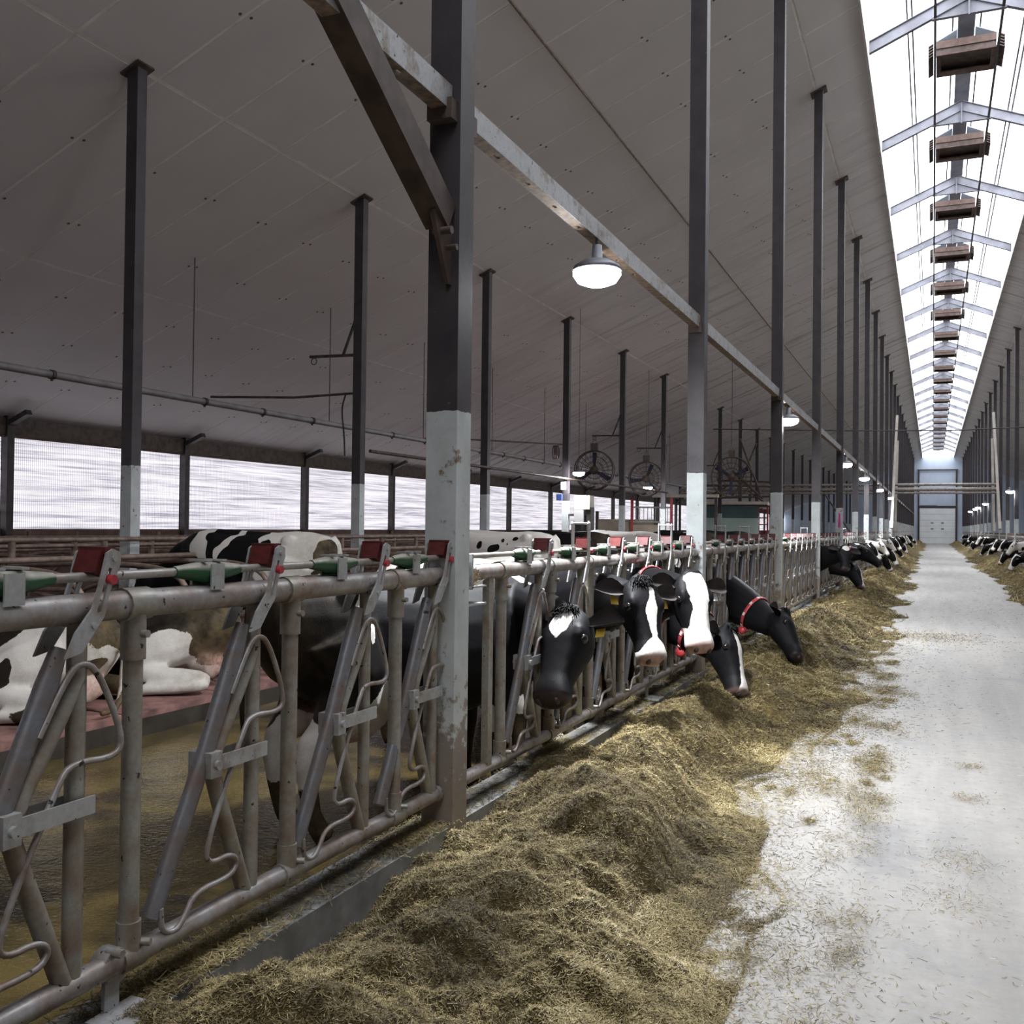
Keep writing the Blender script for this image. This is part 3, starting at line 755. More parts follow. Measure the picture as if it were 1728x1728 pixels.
D['farup'] = farup.mesh('headlock', ['galv_post', 'galv_arm', 'galv_bright', 'red'])
D['farpost'] = a_post(MB(), 6).mesh('upright', 'galv_post')
foot = MB().box((0, 0, 0.285), (0.012, 0.05, 0.13)).box((0.055, 0, 0.214), (0.12, 0.16, 0.012)).tube([(-0.03, 0, 0.335), (0.02, 0, 0.335)], 0.046, 12).tube([(0.0, -0.01, 0.375), (0.05, -0.01, 0.375)], 0.012, 6).mesh('foot_bracket', 'galv_bright')
def gate(y0, y1, aposts, bposts, near, right=False, opened=(), label='', group='', foots=()):
    t = empty('feed_gate', (XF, y0, 0)) if not right else empty('feed_gate', (XR, y1, 0), (0, 0, PI))
    L = y1 - y0
    q = MB().tube([(0, 0, ZH), (0, L, ZH)], 0.0385, 16 if near else 8); q.tube([(0, -0.008, ZH), (0, 0.012, ZH)], 0.044, 12); q.tube([(0, L - 0.012, ZH), (0, L + 0.008, ZH)], 0.044, 12); q.build('head_rail', 'galv', t)
    q = MB().tube([(0, 0, ZB_), (0, L, ZB_)], 0.031, 16 if near else 8); q.tube([(0, 0.0, ZB_), (0, 0.025, ZB_)], 0.037, 12); q.tube([(0, L - 0.025, ZB_), (0, L, ZB_)], 0.037, 12); q.build('bottom_rail', 'galv', t)
    MB().tube([(0, 0.02, 1.358), (0, L - 0.02, 1.358)], 0.0125, 8).build('lock_pipe', 'lockpipe', t)
    for a in aposts: put('upright', D['apost'] if near else D['farpost'], t, (0, a - y0, 0))
    for i, b in enumerate(bposts):
        loc = (0, b - y0, 0); up = i in opened
        if near:
            put('post', D['post'], t, loc); put('bent_bar', D['bent'], t, loc); put('pivot_clamp', D['pivot'], t, loc)
            arm = put('swing_arm', D['arm'], t, loc)
            put('guard_rod', D['rod'], arm); put('lever', D['leverup' if up else 'lever'], arm)
            lb = put('latch_block', D['block'], arm); lp = put('latch_pin', D['pin'], arm)
            lb['label'] = 'dark red plastic latch block'; lp['label'] = 'small bright red pin'
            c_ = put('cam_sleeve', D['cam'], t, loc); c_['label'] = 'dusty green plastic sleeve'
            put('cradle', D['cradle'], t, loc)
        else:
            put('headlock', D['farup' if up else 'far'], t, loc)
    for f in foots: put('foot_bracket', foot, t, (0.0, f - y0, 0))
    return tag(t, label, 'feed gate', group)
G1 = 'headlock gates of the left feed fence'; G2 = 'headlock gates of the right feed fence'
gate(-1.0, 3.82, [2.04 + 0.705 * k for k in range(-4, 3)], [1.85, 2.55, 3.22, 3.77] + [1.85 - 0.70 * k for k in (1, 2, 3)], True, False, (), 'galvanised headlock gate with dusty red latches ending at the big column', G1, (1.98,))
for k in range(0, NB - 1):
    c = Y0 + BAY * k
    ap = [c + 0.60 + 0.69 * j for j in range(7)]
    bp = [a - 0.19 for a in ap[1:]]
    lab = {0: 'galvanised headlock gate with a row of white-faced cows reaching through it', 1: 'galvanised headlock gate with a bending black cow in a red collar', 3: 'grey headlock gate with a star-faced black cow reaching out'}.get(k, 'grey headlock gate in the far part of the left feed fence' if k > 3 else 'empty galvanised headlock gate with rows of red latches')
    gate(c + 0.12, c + BAY - 0.08, ap, bp, k < 3, False, {0: (1, 4), 1: (0, 2)}.get(k, (random.randrange(6),)), lab, G1, (c + 3.35,))
# end post of the second gate and the channel stub at the first joint
t = empty('gate_end_bracket', (XF, Y0, 0))
MB().box((0.01, 0.42, 0.79), (0.035, 0.05, 0.92)).build('flat_post', 'galv_post', t)
MB().box((0.02, 0.17, 1.22), (0.10, 0.2, 0.008)).box((0.02, 0.17, 1.14), (0.10, 0.2, 0.008)).box((-0.03, 0.17, 1.18), (0.008, 0.2, 0.08)).build('channel', 'galv_bright', t)
MB().box((0.02, 0.12, 1.29), (0.10, 0.012, 0.16)).build('end_plate', 'galv_bright', t)
q = MB()
for j in range(90):
    a = RNG.random(3); b = RNG.normal(size=3); b /= np.linalg.norm(b); c0 = np.array([0.02 + (a[0] - .5) * .07, 0.10 + a[1] * .15, 1.235 + a[2] * .06])
    q.bar(tuple(c0 - b * 0.025), tuple(c0 + b * 0.025), 0.004, 0.002)
q.build('caught_straw', simple('caught_straw', (0.30, 0.22, 0.12), 0.9), t)
tag(t, 'channel bracket with caught straw joining two gates behind the big column', 'bracket')
for k in range(3, NB - 1):
    c = Y0 + BAY * k
    ap = [c + 0.60 + 0.69 * j for j in range(7)]; bp = [a - 0.19 for a in ap[1:]]
    gate(c + 0.12, c + BAY - 0.08, [2 * c + BAY - a for a in ap], [2 * c + BAY - b for b in bp], False, True, (), 'grey headlock gate in the feed fence opposite', G2)

# ------------------------------------------------------------------ cubicle rails
def divider_mesh():
    # lying in the xz plane, alley end at x = 0, head end at x = -2.55
    q = MB()
    pts = smooth_path([(-2.55, 0, 1.05), (-1.4, 0, 1.10), (-0.55, 0, 1.08), (-0.28, 0, 0.90), (-0.40, 0, 0.62), (-0.75, 0, 0.50), (-1.3, 0, 0.52), (-1.6, 0, 0.70), (-2.55, 0, 0.72)], 2)
    q.tube(pts, 0.028, 8); return q
dm = divider_mesh().mesh('loop', 'rust_pipe')
dpost = MB().tube([(-2.55, 0, -0.16), (-2.55, 0, 1.28)], 0.035, 8).mesh('post', 'rust_pipe')
def dividers(x, rz, ys, label, group):
    for y in ys:
        t = empty('cubicle_divider', (x, y, 0), (0, 0, rz)); put('loop', dm, t); put('post', dpost, t)
        tag(t, label, 'stall divider', group)
dividers(-5.95, 0, [2.3 + 1.2 * i for i in range(24)], 'brown bent-pipe stall divider on the alley-side cubicle row', 'dividers of the near cubicle row')
dividers(-11.5, PI, [3.5 + 1.2 * i for i in range(20)], 'brown bent-pipe stall divider in the cubicle row behind the slim columns', 'dividers of the middle cubicle row')
dividers(-14.1, 0, [9.5 + 1.2 * i for i in range(18)], 'brown bent-pipe stall divider along the curtain wall', 'dividers of the wall cubicle row')
def long_rail(x, z, r, label, y0=0.5, y1=40):
    o_ = MB().tube([(0, 0, 0), (0, y1 - y0, 0)], r, 8).build('neck_rail', 'rust_pipe', None, (x, y0, z)); tag(o_, label, 'rail', 'neck rails of the cubicles')
long_rail(-7.35, 1.15, 0.027, 'brown neck rail over the alley-side cubicles')
long_rail(-8.50, 1.30, 0.027, 'brown top rail in front of the slim columns')
long_rail(-8.95, 1.22, 0.027, 'brown top rail behind the slim columns')
long_rail(-10.1, 1.15, 0.027, 'brown neck rail over the middle cubicles')
long_rail(-15.8, 1.18, 0.027, 'brown neck rail beside the curtain wall')
# ------------------------------------------------------------------ cows
def loft(mb, rings, n=16):
    # rings: (centre, side vector, up vector, half width, up, down)
    V = []
    for (c, R, U, w, hu, hd) in rings:
        c, R, U = Vector(c), Vector(R), Vector(U)
        for k in range(n):
            a = 2 * PI * k / n; ca, sa = math.cos(a), math.sin(a)
            e = 0.85
            x = math.copysign(abs(ca) ** e, ca) * w; y = math.copysign(abs(sa) ** e, sa) * (hu if sa > 0 else hd)
            V.append(c + R * x + U * y)
    m_ = len(rings); F = []
    for i in range(m_ - 1):
        for k in range(n): F.append((i * n + k, i * n + (k + 1) % n, (i + 1) * n + (k + 1) % n, (i + 1) * n + k))
    F.append(tuple(range(n))[::-1]); F.append(tuple(range((m_ - 1) * n, m_ * n)))
    mb.add(V, F, 0, True)
def bez(a, b, c, d_, n):
    out = []
    for i in range(n):
        t = i / (n - 1); out.append(a * (1 - t) ** 3 + b * 3 * t * (1 - t) ** 2 + c * 3 * t * t * (1 - t) + d_ * t ** 3)
    return out
BODY = [(-1.10, 1.22, 1.10, .07), (-1.05, 1.33, .98, .17), (-0.95, 1.385, .85, .24), (-0.78, 1.42, .74, .275), (-0.58, 1.43, .66, .30), (-0.30, 1.405, .585, .345), (0.0, 1.385, .555, .375),
        (0.28, 1.39, .575, .355), (0.48, 1.42, .60, .30), (0.62, 1.425, .64, .255), (0.76, 1.37, .70, .21), (0.86, 1.24, .82, .14)]
class Pose: pass
def cow_shape(poll, muzzle, face_up, lying=False, neck_pull=0.35, leg_shift=0.0, head_scale=1.2):
    """closed volumes of one cow, heading +x; poll and muzzle are local points"""
    mb = MB(); X_, Y_, Z_ = Vector((1, 0, 0)), Vector((0, 1, 0)), Vector((0, 0, 1))
    drop = -0.60 if lying else 0.0
    rings = []
    for (x, zt, zb, w) in BODY:
        if lying: zt2, zb2, w2 = zt + drop - 0.02, max(0.0, zb + drop), w * 1.12
        else: zt2, zb2, w2 = zt, zb, w
        zc = zb2 + (zt2 - zb2) * 0.52
        rings.append(((x, 0, zc), Y_, Z_, w2, zt2 - zc, zc - zb2))
    loft(mb, rings, 20)
    # hip bones and withers ridge
    for s in (-1, 1):
        loft(mb, [((-0.66, s * 0.20, 1.36 + drop), X_, Z_, 0.03, 0.03, 0.03), ((-0.62, s * 0.245, 1.34 + drop), X_, Z_, 0.07, 0.06, 0.07), ((-0.60, s * 0.27, 1.32 + drop), X_, Z_, 0.03, 0.03, 0.03)], 8)
    loft(mb, [((-0.9, 0, 1.37 + drop), Y_, Z_, 0.03, 0.03, 0.05), ((-0.2, 0, 1.385 + drop), Y_, Z_, 0.045, 0.03, 0.05), ((0.5, 0, 1.41 + drop), Y_, Z_, 0.05, 0.04, 0.05), ((0.7, 0, 1.38 + drop), Y_, Z_, 0.03, 0.02, 0.03)], 8)
    poll, muzzle = Vector(poll), Vector(muzzle)
    hd = (muzzle - poll); L = hd.length; A = hd.normalized()
    U = Vector(face_up); U = (U - A * U.dot(A)).normalized(); S = A.cross(U).normalized()
    # neck
    nb = Vector((0.55, 0, 1.10 + drop))
    tail_dir = (A * -0.2 + U * -0.55)
    c1 = nb + Vector((neck_pull, 0, 0.05)); end = poll + A * 0.10 - U * 0.085
    away = (poll - nb).normalized()
    c2 = end - (away * 0.5 + A * 0.35).normalized() * 0.30
    pts = bez(nb, c1, c2, end, 9); rg = []
    for i, q in enumerate(pts):
        t = i / 8; tan = (pts[min(i + 1, 8)] - pts[max(i - 1, 0)]).normalized()
        upv = (Z_ * (1 - t) + (U * 0.8 - A * 0.6) * t); upv = (upv - tan * upv.dot(tan)).normalized(); sd = tan.cross(upv).normalized()
        rg.append((q, sd, upv, 0.205 * (1 - t) + 0.092 * t, 0.29 * (1 - t) ** 1.1 + 0.115 * t, 0.44 * (1 - t) + 0.135 * t))
    loft(mb, rg, 16)
    # head
    H = [(-0.03, .05, .05, .06), (.02, .088, .06, .10), (.12, .105, .072, .135), (.24, .114, .078, .150), (.34, .116, .078, .150), (.46, .098, .070, .135), (.60, .079, .062, .112), (.74, .070, .056, .092), (.85, .080, .058, .088), (.93, .087, .055, .086), (.98, .078, .045, .07), (1.02, .05, .02, .04)]
    k = head_scale * L / 0.52
    loft(mb, [(poll + A * (t * L), S, U, w * k, a * k, b * k * 0.92) for t, w, a, b in H], 16)
    for s in (-1, 1):   # brow and poll bumps
        c = poll + A * (0.29 * L) + S * (s * 0.085 * k) + U * (0.045 * k)
        loft(mb, [(c - A * 0.055, S, U, .01, .01, .01), (c - A * 0.02, S, U, .036, .032, .03), (c + A * 0.025, S, U, .034, .03, .03), (c + A * 0.06, S, U, .01, .01, .01)], 8)
    c = poll + A * 0.0 + U * 0.05
    loft(mb, [(c - S * 0.08, A, U, .02, .015, .02), (c - S * 0.04, A, U, .045, .035, .04), (c + S * 0.04, A, U, .045, .035, .04), (c + S * 0.08, A, U, .02, .015, .02)], 8)
    # legs
    def leg(pts_, rr):
        mb.tube(smooth_path([tuple(q) for q in pts_], 1), list(np.interp(np.linspace(0, 1, (len(pts_) - 1) * 2 + 2), np.linspace(0, 1, len(rr)), rr)), 12)
    if not lying:
        for s in (-1, 1):
            f = leg_shift * s
            leg([(0.50, s * .15, 1.0), (0.44, s * .18, .78), (0.47 + f * .4, s * .17, .46), (0.46 + f, s * .17, .40), (0.45 + f, s * .17, .17), (0.49 + f, s * .17, 0.10), (0.53 + f, s * .17, 0.035)], [.17, .13, .075, .066, .044, .055, .062])
            leg([(-0.70, s * .17, 1.10), (-0.60, s * .21, .82), (-0.74 - f * .4, s * .20, .60), (-0.88 - f, s * .18, .50), (-0.84 - f, s * .18, .20), (-0.80 - f, s * .18, 0.10), (-0.75 - f, s * .18, 0.035)], [.24, .21, .115, .068, .046, .056, .062])
        loft(mb, [((-0.72, 0, .62), Y_, Z_, .06, .06, .06), ((-0.60, 0, .60), Y_, Z_, .17, .14, .13), ((-0.42, 0, .60), Y_, Z_, .16, .12, .11), ((-0.25, 0, .61), Y_, Z_, .05, .05, .04)], 12)
    else:
        for s in (-1, 1):
            leg([(-0.70, s * .15, .45), (-0.40, s * .36, .34), (-0.22, s * .42, .22), (-0.55, s * .50, .14), (-0.88, s * .47, .13), (-0.99, s * .52, .11), (-0.90, s * .60, .08), (-0.62, s * .64, .06), (-0.42, s * .64, .05)], [.24, .22, .15, .10, .085, .07, .055, .045, .055])
            leg([(0.52, s * .16, .42), (0.62, s * .26, .18), (0.85, s * .22, .09), (0.60, s * .27, .06), (0.42, s * .27, .05)], [.15, .10, .06, .045, .05])
        loft(mb, [((-1.0, 0.05, .20), Y_, Z_, .06, .06, .06), ((-0.92, 0.12, .22), Y_, Z_, .17, .14, .15), ((-0.75, 0.1, .24), Y_, Z_, .16, .12, .11), ((-0.5, 0, .24), Y_, Z_, .05, .05, .04)], 12)
    # tail
    if not lying: mb.tube(smooth_path([(-1.02, 0, 1.36), (-1.12, 0, 1.28), (-1.14, 0, 1.0), (-1.10, 0.02, 0.62), (-1.10, 0.03, 0.45)], 1), [.045, .04, .03, .022, .022, .03, .045, .04, .035, .03][:10], 8)
    else: mb.tube(smooth_path([(-1.02, 0, .74), (-1.14, 0, .60), (-1.16, 0.05, .30), (-1.2, 0.2, .06), (-1.15, 0.4, .05)], 1), 0.03, 8)
    F = Pose(); F.poll, F.A, F.U, F.S, F.L, F.k, F.neck_end, F.pts = poll, A, U, S, L, k, end, pts
    return mb, F
def remesh(mb, voxel, smooth=3):
    me = mb.mesh('tmp', 'coat'); o_ = bpy.data.objects.new('tmp', me); C.objects.link(o_)
    r = o_.modifiers.new('r', 'REMESH'); r.mode = 'VOXEL'; r.voxel_size = voxel
    s_ = o_.modifiers.new('s', 'SMOOTH'); s_.factor = 0.5; s_.iterations = smooth
    bpy.context.view_layer.update()
    dg = bpy.context.evaluated_depsgraph_get(); ev = o_.evaluated_get(dg)
    out = bpy.data.meshes.new_from_object(ev)
    nv = len(out.vertices); co = np.empty(nv * 3); out.vertices.foreach_get('co', co); co = co.reshape(-1, 3)
    F = [tuple(p_.vertices) for p_ in out.polygons]
    bpy.data.objects.remove(o_); bpy.data.meshes.remove(out); bpy.data.meshes.remove(me)
    return co, F
def ear_geo(F, s, droop=0.15, fwd=0.1, size=1.0):
    """one cupped ear: returns verts, faces"""
    root = F.poll + F.A * (0.11 * F.L) + F.S * (s * 0.088 * F.k) - F.U * 0.02
    axis = (F.S * s * 1.0 - F.U * droop - F.A * 0.05 + F.U * fwd).normalized()
    wide = (F.A - axis * F.A.dot(axis)).normalized(); nrm = axis.cross(wide).normalized()
    if nrm.dot(F.U) < 0: nrm = -nrm
    prof = [(-0.02, .022), (0.02, .030), (0.06, .048), (0.11, .060), (0.15, .056), (0.185, .038), (0.21, .012)]
    V = []; n = 7
    for layer in (0, 1):
        for (a, w) in prof:
            for j in range(n):
                u = j / (n - 1) * 2 - 1
                cup = (u * u) * 0.95 * w + (0.006 if layer else -0.008) * (1 - 0.6 * u * u)
                V.append(root + axis * (a * size) + wide * (u * w * size) + nrm * (cup * size))
    Fc = []; R = len(prof); 
    for layer in (0, 1):
        o_ = layer * R * n
        for i in range(R - 1):
            for j in range(n - 1):
                q = (o_ + i * n + j, o_ + i * n + j + 1, o_ + (i + 1) * n + j + 1, o_ + (i + 1) * n + j)
                Fc.append(q if layer else q[::-1])
    o2 = R * n
    for i in range(R - 1):
        for j in (0, n - 1):
            q = (i * n + j, (i + 1) * n + j, o2 + (i + 1) * n + j, o2 + i * n + j); Fc.append(q if j == 0 else q[::-1])
    for j in range(n - 1):
        i = R - 1; Fc.append((i * n + j, i * n + j + 1, o2 + i * n + j + 1, o2 + i * n + j))
    nin = (R - 1) * (n - 1)
    return V, Fc, nin, root, axis, nrm, wide
def ball(c, r, n=8, m_=6, ax=None):
    V = []; Fc = []
    for i in range(m_ + 1):
        th = PI * i / m_
        for j in range(n):
            ph = 2 * PI * j / n; q = Vector((math.sin(th) * math.cos(ph), math.sin(th) * math.sin(ph), math.cos(th)))
            if ax: q = ax[0] * q.x * r[0] + ax[1] * q.y * r[1] + ax[2] * q.z * r[2]
            else: q = q * r
            V.append(Vector(c) + q)
    for i in range(m_):
        for j in range(n): Fc.append((i * n + j, i * n + (j + 1) % n, (i + 1) * n + (j + 1) % n, (i + 1) * n + j))
    return V, Fc
def cow_mesh(name, poll, muzzle, face_up, voxel, body_coat, head_coat, seed=0.0, lying=False, ears=(0.15, 0.1), pink=0.5, dirt=0.5, **kw):
    mb, F = cow_shape(poll, muzzle, face_up, lying, **kw)
    co, faces = remesh(mb, voxel)
    V = [tuple(c) for c in co]; mi = [0] * len(faces); n0 = len(V)
    # attributes
    P = co; dr = 0.60 if lying else 0.0
    B = P + np.array([0, 0, dr])
    val = body_coat(B, seed)
    rel = P - np.array(F.poll); t = rel @ np.array(F.A) / F.L; lat = rel @ np.array(F.S); up = rel @ np.array(F.U)
    rad = np.sqrt(lat ** 2 + up ** 2)
    ish = (t > -0.06) & (t < 1.15) & (rad < 0.34)
    blend = np.clip((t + 0.06) / 0.10, 0, 1)
    hv = head_coat(t, lat / F.k, up / F.k) + 0.45 * fbm(P + seed, 22, 3)
    val = np.where(ish, hv * blend + val * (1 - blend), val)
    pk = np.where(ish, np.clip((t - 0.90) / 0.05, 0, 1) * pink * np.clip((up + 0.10) / 0.05, 0, 1), 0.0)
    ud = np.exp(-(((P[:, 0] + (0.55 if not lying else 0.88)) / 0.20) ** 2 + ((P[:, 1] - (0 if not lying else 0.1)) / 0.17) ** 2 + ((P[:, 2] - (0.56 if not lying else 0.2)) / 0.13) ** 2))
    pk = np.maximum(pk, np.clip(ud * 1.6, 0, 0.9))
    low = np.clip((0.75 - B[:, 2]) / 0.5, 0, 1) * 0.8 + np.clip((-B[:, 0] - 0.5) / 0.5, 0, 1) * 0.55
    if lying: low = low + 0.12
    nose = np.where(ish, np.clip((t - 0.925) / 0.03, 0, 1) * np.clip((up / F.k + 0.055) / 0.02, 0, 1), 0.0)
    dl = np.where(ish, 0, low * dirt)
    val, pk, dl, nose = list(val), list(pk), list(dl), list(nose)
    def app(vs_, fs, m_, cv=-1.0, pv=0.0):
        o_ = len(V); V.extend(tuple(q) for q in vs_)
        for i, f in enumerate(fs): faces.append(tuple(q + o_ for q in f)); mi.append(m_ if not callable(m_) else m_(i))
        val.extend([cv] * len(vs_)); pk.extend([pv] * len(vs_)); dl.extend([0.0] * len(vs_)); nose.extend([0.0] * len(vs_))
    F.ears = {}
    for s in (-1, 1):
        vs_, fs, nin, root, axis, nrm, wide = ear_geo(F, s, ears[0], ears[1])
        app(vs_, fs, lambda i, nin=nin: 3 if nin <= i < 2 * nin else 0)
        F.ears[s] = (root, axis, nrm, wide)
        e = F.poll + F.A * (0.335 * F.L) + F.S * (s * 0.101 * F.k) + F.U * (0.022 * F.k)
        app(*ball(e, 0.023 * F.k), 1)
        nz = F.poll + F.A * (0.985 * F.L) + F.S * (s * 0.042 * F.k) + F.U * (0.012 * F.k)
        app(*ball(nz, (0.019, 0.026, 0.028), ax=(F.S, F.U, F.A)), 2)
    me = bpy.data.meshes.new(name); me.from_pydata(V, [], faces)
    for q in ('coat', 'eye', 'nostril', 'earskin'): me.materials.append(M[q])
    me.polygons.foreach_set('material_index', mi); me.polygons.foreach_set('use_smooth', [True] * len(faces))
    for nm, arr in (('coat', val), ('pink', pk), ('dirt', dl), ('nose', nose)):
        a = me.attributes.new(nm, 'FLOAT', 'POINT'); a.data.foreach_set('value', np.array(arr, dtype=np.float32))
    me.update(); F.bvh = BVHTree.FromPolygons(V[:n0], [f for f, m_ in zip(faces, mi) if m_ == 0 and max(f) < n0])
    return me, F
# coats
def patches(thr=0.0, s=1.5, white_low=True):
    def f(B, seed):
        v = fbm(B + seed * 7.7, s, 3) * 2.6 + thr
        if white_low: v = np.maximum(v, (0.50 - B[:, 2]) * 4)
        return np.clip(v, -1, 1)
    return f
def blob(B, c, r, k=2.5):
    d_ = np.sqrt((((B - np.array(c)) / np.array(r)) ** 2).sum(1)); return (1 - d_) * k
def coat_list(base, white=(), black=(), wob=0.25):
    def f(B, seed):
        W = B + wob * np.stack([fbm(B + seed, 3, 3), fbm(B + seed + 31, 3, 3), fbm(B + seed + 57, 3, 3)], 1)
        v = np.full(len(B), float(base))
        for c, r in white: v = np.maximum(v, blob(W, c, r))
        for c, r in black: v = np.minimum(v, -blob(W, c, r))
        return np.clip(v, -1, 1)
    return f
def h_black(t, lat, up): return np.full(len(t), -1.0)
def h_diamond(t, lat, up): return np.where(up > -0.02, (1 - np.sqrt(((t - 0.19) / 0.17) ** 2 + (lat / (0.052 * np.clip(1.45 - t * 2.2, 0.1, 2))) ** 2)) * 1.5, -1)
def h_blaze(t, lat, up):
    w = 0.018 + 0.022 * np.clip(1 - abs(t - 0.42) / 0.2, 0, 1) + 0.085 * np.clip((t - 0.72) / 0.2, 0, 1); c = -0.035 + 0.08 * np.clip(t, 0, 0.45)
    v = (w - abs(lat - c)) / 0.03; return np.clip(np.where((t > 0.10) & (up > -0.05), v, -1), -1, 1)
def h_white(t, lat, up):
    w = 0.068 - 0.015 * np.clip(1 - abs(t - 0.5) / 0.25, 0, 1) + 0.07 * np.clip((t - 0.70) / 0.2, 0, 1)
    return np.clip(np.where(up > -0.07 - 0.1 * (t > 0.75), (w - abs(lat)) / 0.03, -1), -1, 1)
def h_stripe(t, lat, up):
    w = 0.030 + 0.04 * np.clip((t - 0.75) / 0.2, 0, 1); return np.clip(np.where((t > 0.05) & (up > 0.0), (w - abs(lat)) / 0.025, -1), -1, 1)
def h_spot(t, lat, up): return np.clip(np.where(up > 0, (1 - np.sqrt(((t - 0.10) / 0.14) ** 2 + (lat / 0.06) ** 2)) * 1.5, -1), -1, 1)
def h_pale(t, lat, up): return np.clip((0.16 - abs(lat) - 0.5 * np.clip(-up - 0.05, 0, 1)) / 0.05, -1, 1)

def cow(name_label, loc, rz, me, cat='cow', group=None):
    t = empty('dairy_cow', loc, (0, 0, rz)); b = put('body', me, t); return tag(t, name_label, cat, group)
def to_local(p, loc, rz):
    v = Vector(p) - Vector(loc); c, s = math.cos(-rz), math.sin(-rz); return Vector((v.x * c - v.y * s, v.x * s + v.y * c, v.z))
def ear_tag(t, F, s, m='yellow'):
    root, axis, nrm, wide = F.ears[s]
    c = root + axis * 0.085 + wide * 0.042 + nrm * 0.012
    q = MB(); P = [c + axis * x + wide * y + nrm * z for z in (-0.002, 0.002) for y in (0.0, 0.055) for x in (-0.026, 0.026)]
    q.add(P, [(0, 2, 3, 1), (4, 5, 7, 6), (0, 1, 5, 4), (2, 6, 7, 3), (0, 4, 6, 2), (1, 3, 7, 5)])
    o_ = q.build('ear_tag', m, t); o_['label'] = 'ear tag'
def collar(t, F, at=6, m='collar', marks=True):
    i = at; q = F.pts[i]; tan = (F.pts[min(i + 1, 8)] - F.pts[i - 1]).normalized(); tt = i / 8
    upv = (Vector((0, 0, 1)) * (1 - tt) + (F.U * 0.8 - F.A * 0.6) * tt); upv = (upv - tan * upv.dot(tan)).normalized(); sd = tan.cross(upv).normalized()
    w = 0.19 * (1 - tt) + 0.088 * tt + 0.014; hu = 0.26 * (1 - tt) ** 1.2 + 0.115 * tt + 0.012; hd = 0.36 * (1 - tt) + 0.125 * tt + 0.02
    mb = MB(); n = 28; V = []; Fc = []
    def rad_(k):
        dr_ = (sd * math.cos(2 * PI * k / n) + upv * math.sin(2 * PI * k / n)).normalized()
        hit = F.bvh.ray_cast(q + dr_ * 0.6, -dr_)[0]
        return ((hit - q).dot(dr_) if hit is not None else w), dr_
    RR = [rad_(k) for k in range(n)]
    rs = [min(r_[0], 0.34) for r_ in RR]
    for _ in range(3): rs = [max(rs[k], (rs[k - 1] + rs[(k + 1) % n]) / 2) for k in range(n)]
    def ring(e, off):
        return [q + tan * off + RR[k][1] * (rs[k] + 0.004 + e) for k in range(n)]
    for e, off in ((0.0, -0.02), (0.006, -0.02), (0.006, 0.02), (0.0, 0.02)): V += ring(e, off)
    for r in range(4):
        for k in range(n):
            a, b = r * n + k, r * n + (k + 1) % n; c_, d_ = ((r + 1) % 4) * n + (k + 1) % n, ((r + 1) % 4) * n + k; Fc.append((a, b, c_, d_))
    mb.add(V, Fc, 0, True); co_ = mb.build('collar', m, t)
    low = q - upv * (rs[(3 * n) // 4] + 0.035)
    vs_, fs = ball(low, (0.05, 0.035, 0.045), 10, 8, (tan, sd, upv)); b = MB(); b.add(vs_, fs, 0, True); b.build('collar_weight', 'redbright', co_)
    if marks:
        R6 = ring(0.009, 0)
        for k in list(range(1, n, 3)):
            p_ = R6[k]; nx = (R6[(k + 1) % n] - R6[k - 1]).normalized(); nn = tan.cross(nx).normalized()
            b = MB(); P = [p_ + nx * x + tan * y + nn * z for z in (-0.002, 0.002) for y in (-0.014, 0.014) for x in (-0.016, 0.016)]
            b.add(P, [(0, 2, 3, 1), (4, 5, 7, 6), (0, 1, 5, 4), (2, 6, 7, 3), (0, 4, 6, 2), (1, 3, 7, 5)]); b.build('number_plate', 'collarmark', co_)

def forelock(t, F, cnt=420):
    mb = MB()
    for i in range(cnt):
        a = RNG.normal(size=3); c = F.poll + F.A * (-0.015 + 0.025 * abs(a[0])) + F.S * (a[1] * 0.04) + F.U * (0.075 * F.k)
        hit = F.bvh.find_nearest(c)[0]; c = hit if hit is not None else c
        d_ = (F.U * 0.8 + F.A * RNG.uniform(-0.3, 0.9) + F.S * (a[1] * 0.5 + RNG.normal() * 0.4)).normalized(); L_ = RNG.uniform(0.015, 0.042)
        m_ = c + d_ * L_ * 0.6; e_ = c + d_ * L_ + F.A * RNG.uniform(0.0, 0.02) - F.U * 0.008
        s_ = d_.cross(F.A if abs(d_.dot(F.A)) < 0.9 else F.S).normalized() * 0.0025
        mb.add([c - s_, c + s_, m_ + s_, m_ - s_, e_], [(0, 1, 2, 3), (3, 2, 4)])
    mb.build('forelock', 'blackhair', t)
GF = 'cows at the left feed fence'
def fence_cow(label, loc, rz_deg, poll, muz, up, bc, hc, seed, voxel=0.016, tags=(), coll=None, lock=True, **kw):
    rz = math.radians(rz_deg); l3 = (loc[0], loc[1], ALLEY)
    c, s = math.cos(-rz), math.sin(-rz); u = Vector((up[0] * c - up[1] * s, up[0] * s + up[1] * c, up[2]))
    me, F = cow_mesh('cow_body', to_local(poll, l3, rz), to_local(muz, l3, rz), u, voxel, bc, hc, seed, **kw)
    t = cow(label, l3, rz, me, 'cow', GF)
    for s_, m_ in tags: ear_tag(t, F, s_, m_)
    if coll: collar(t, F, coll)
    if lock: forelock(t, F)
    return t
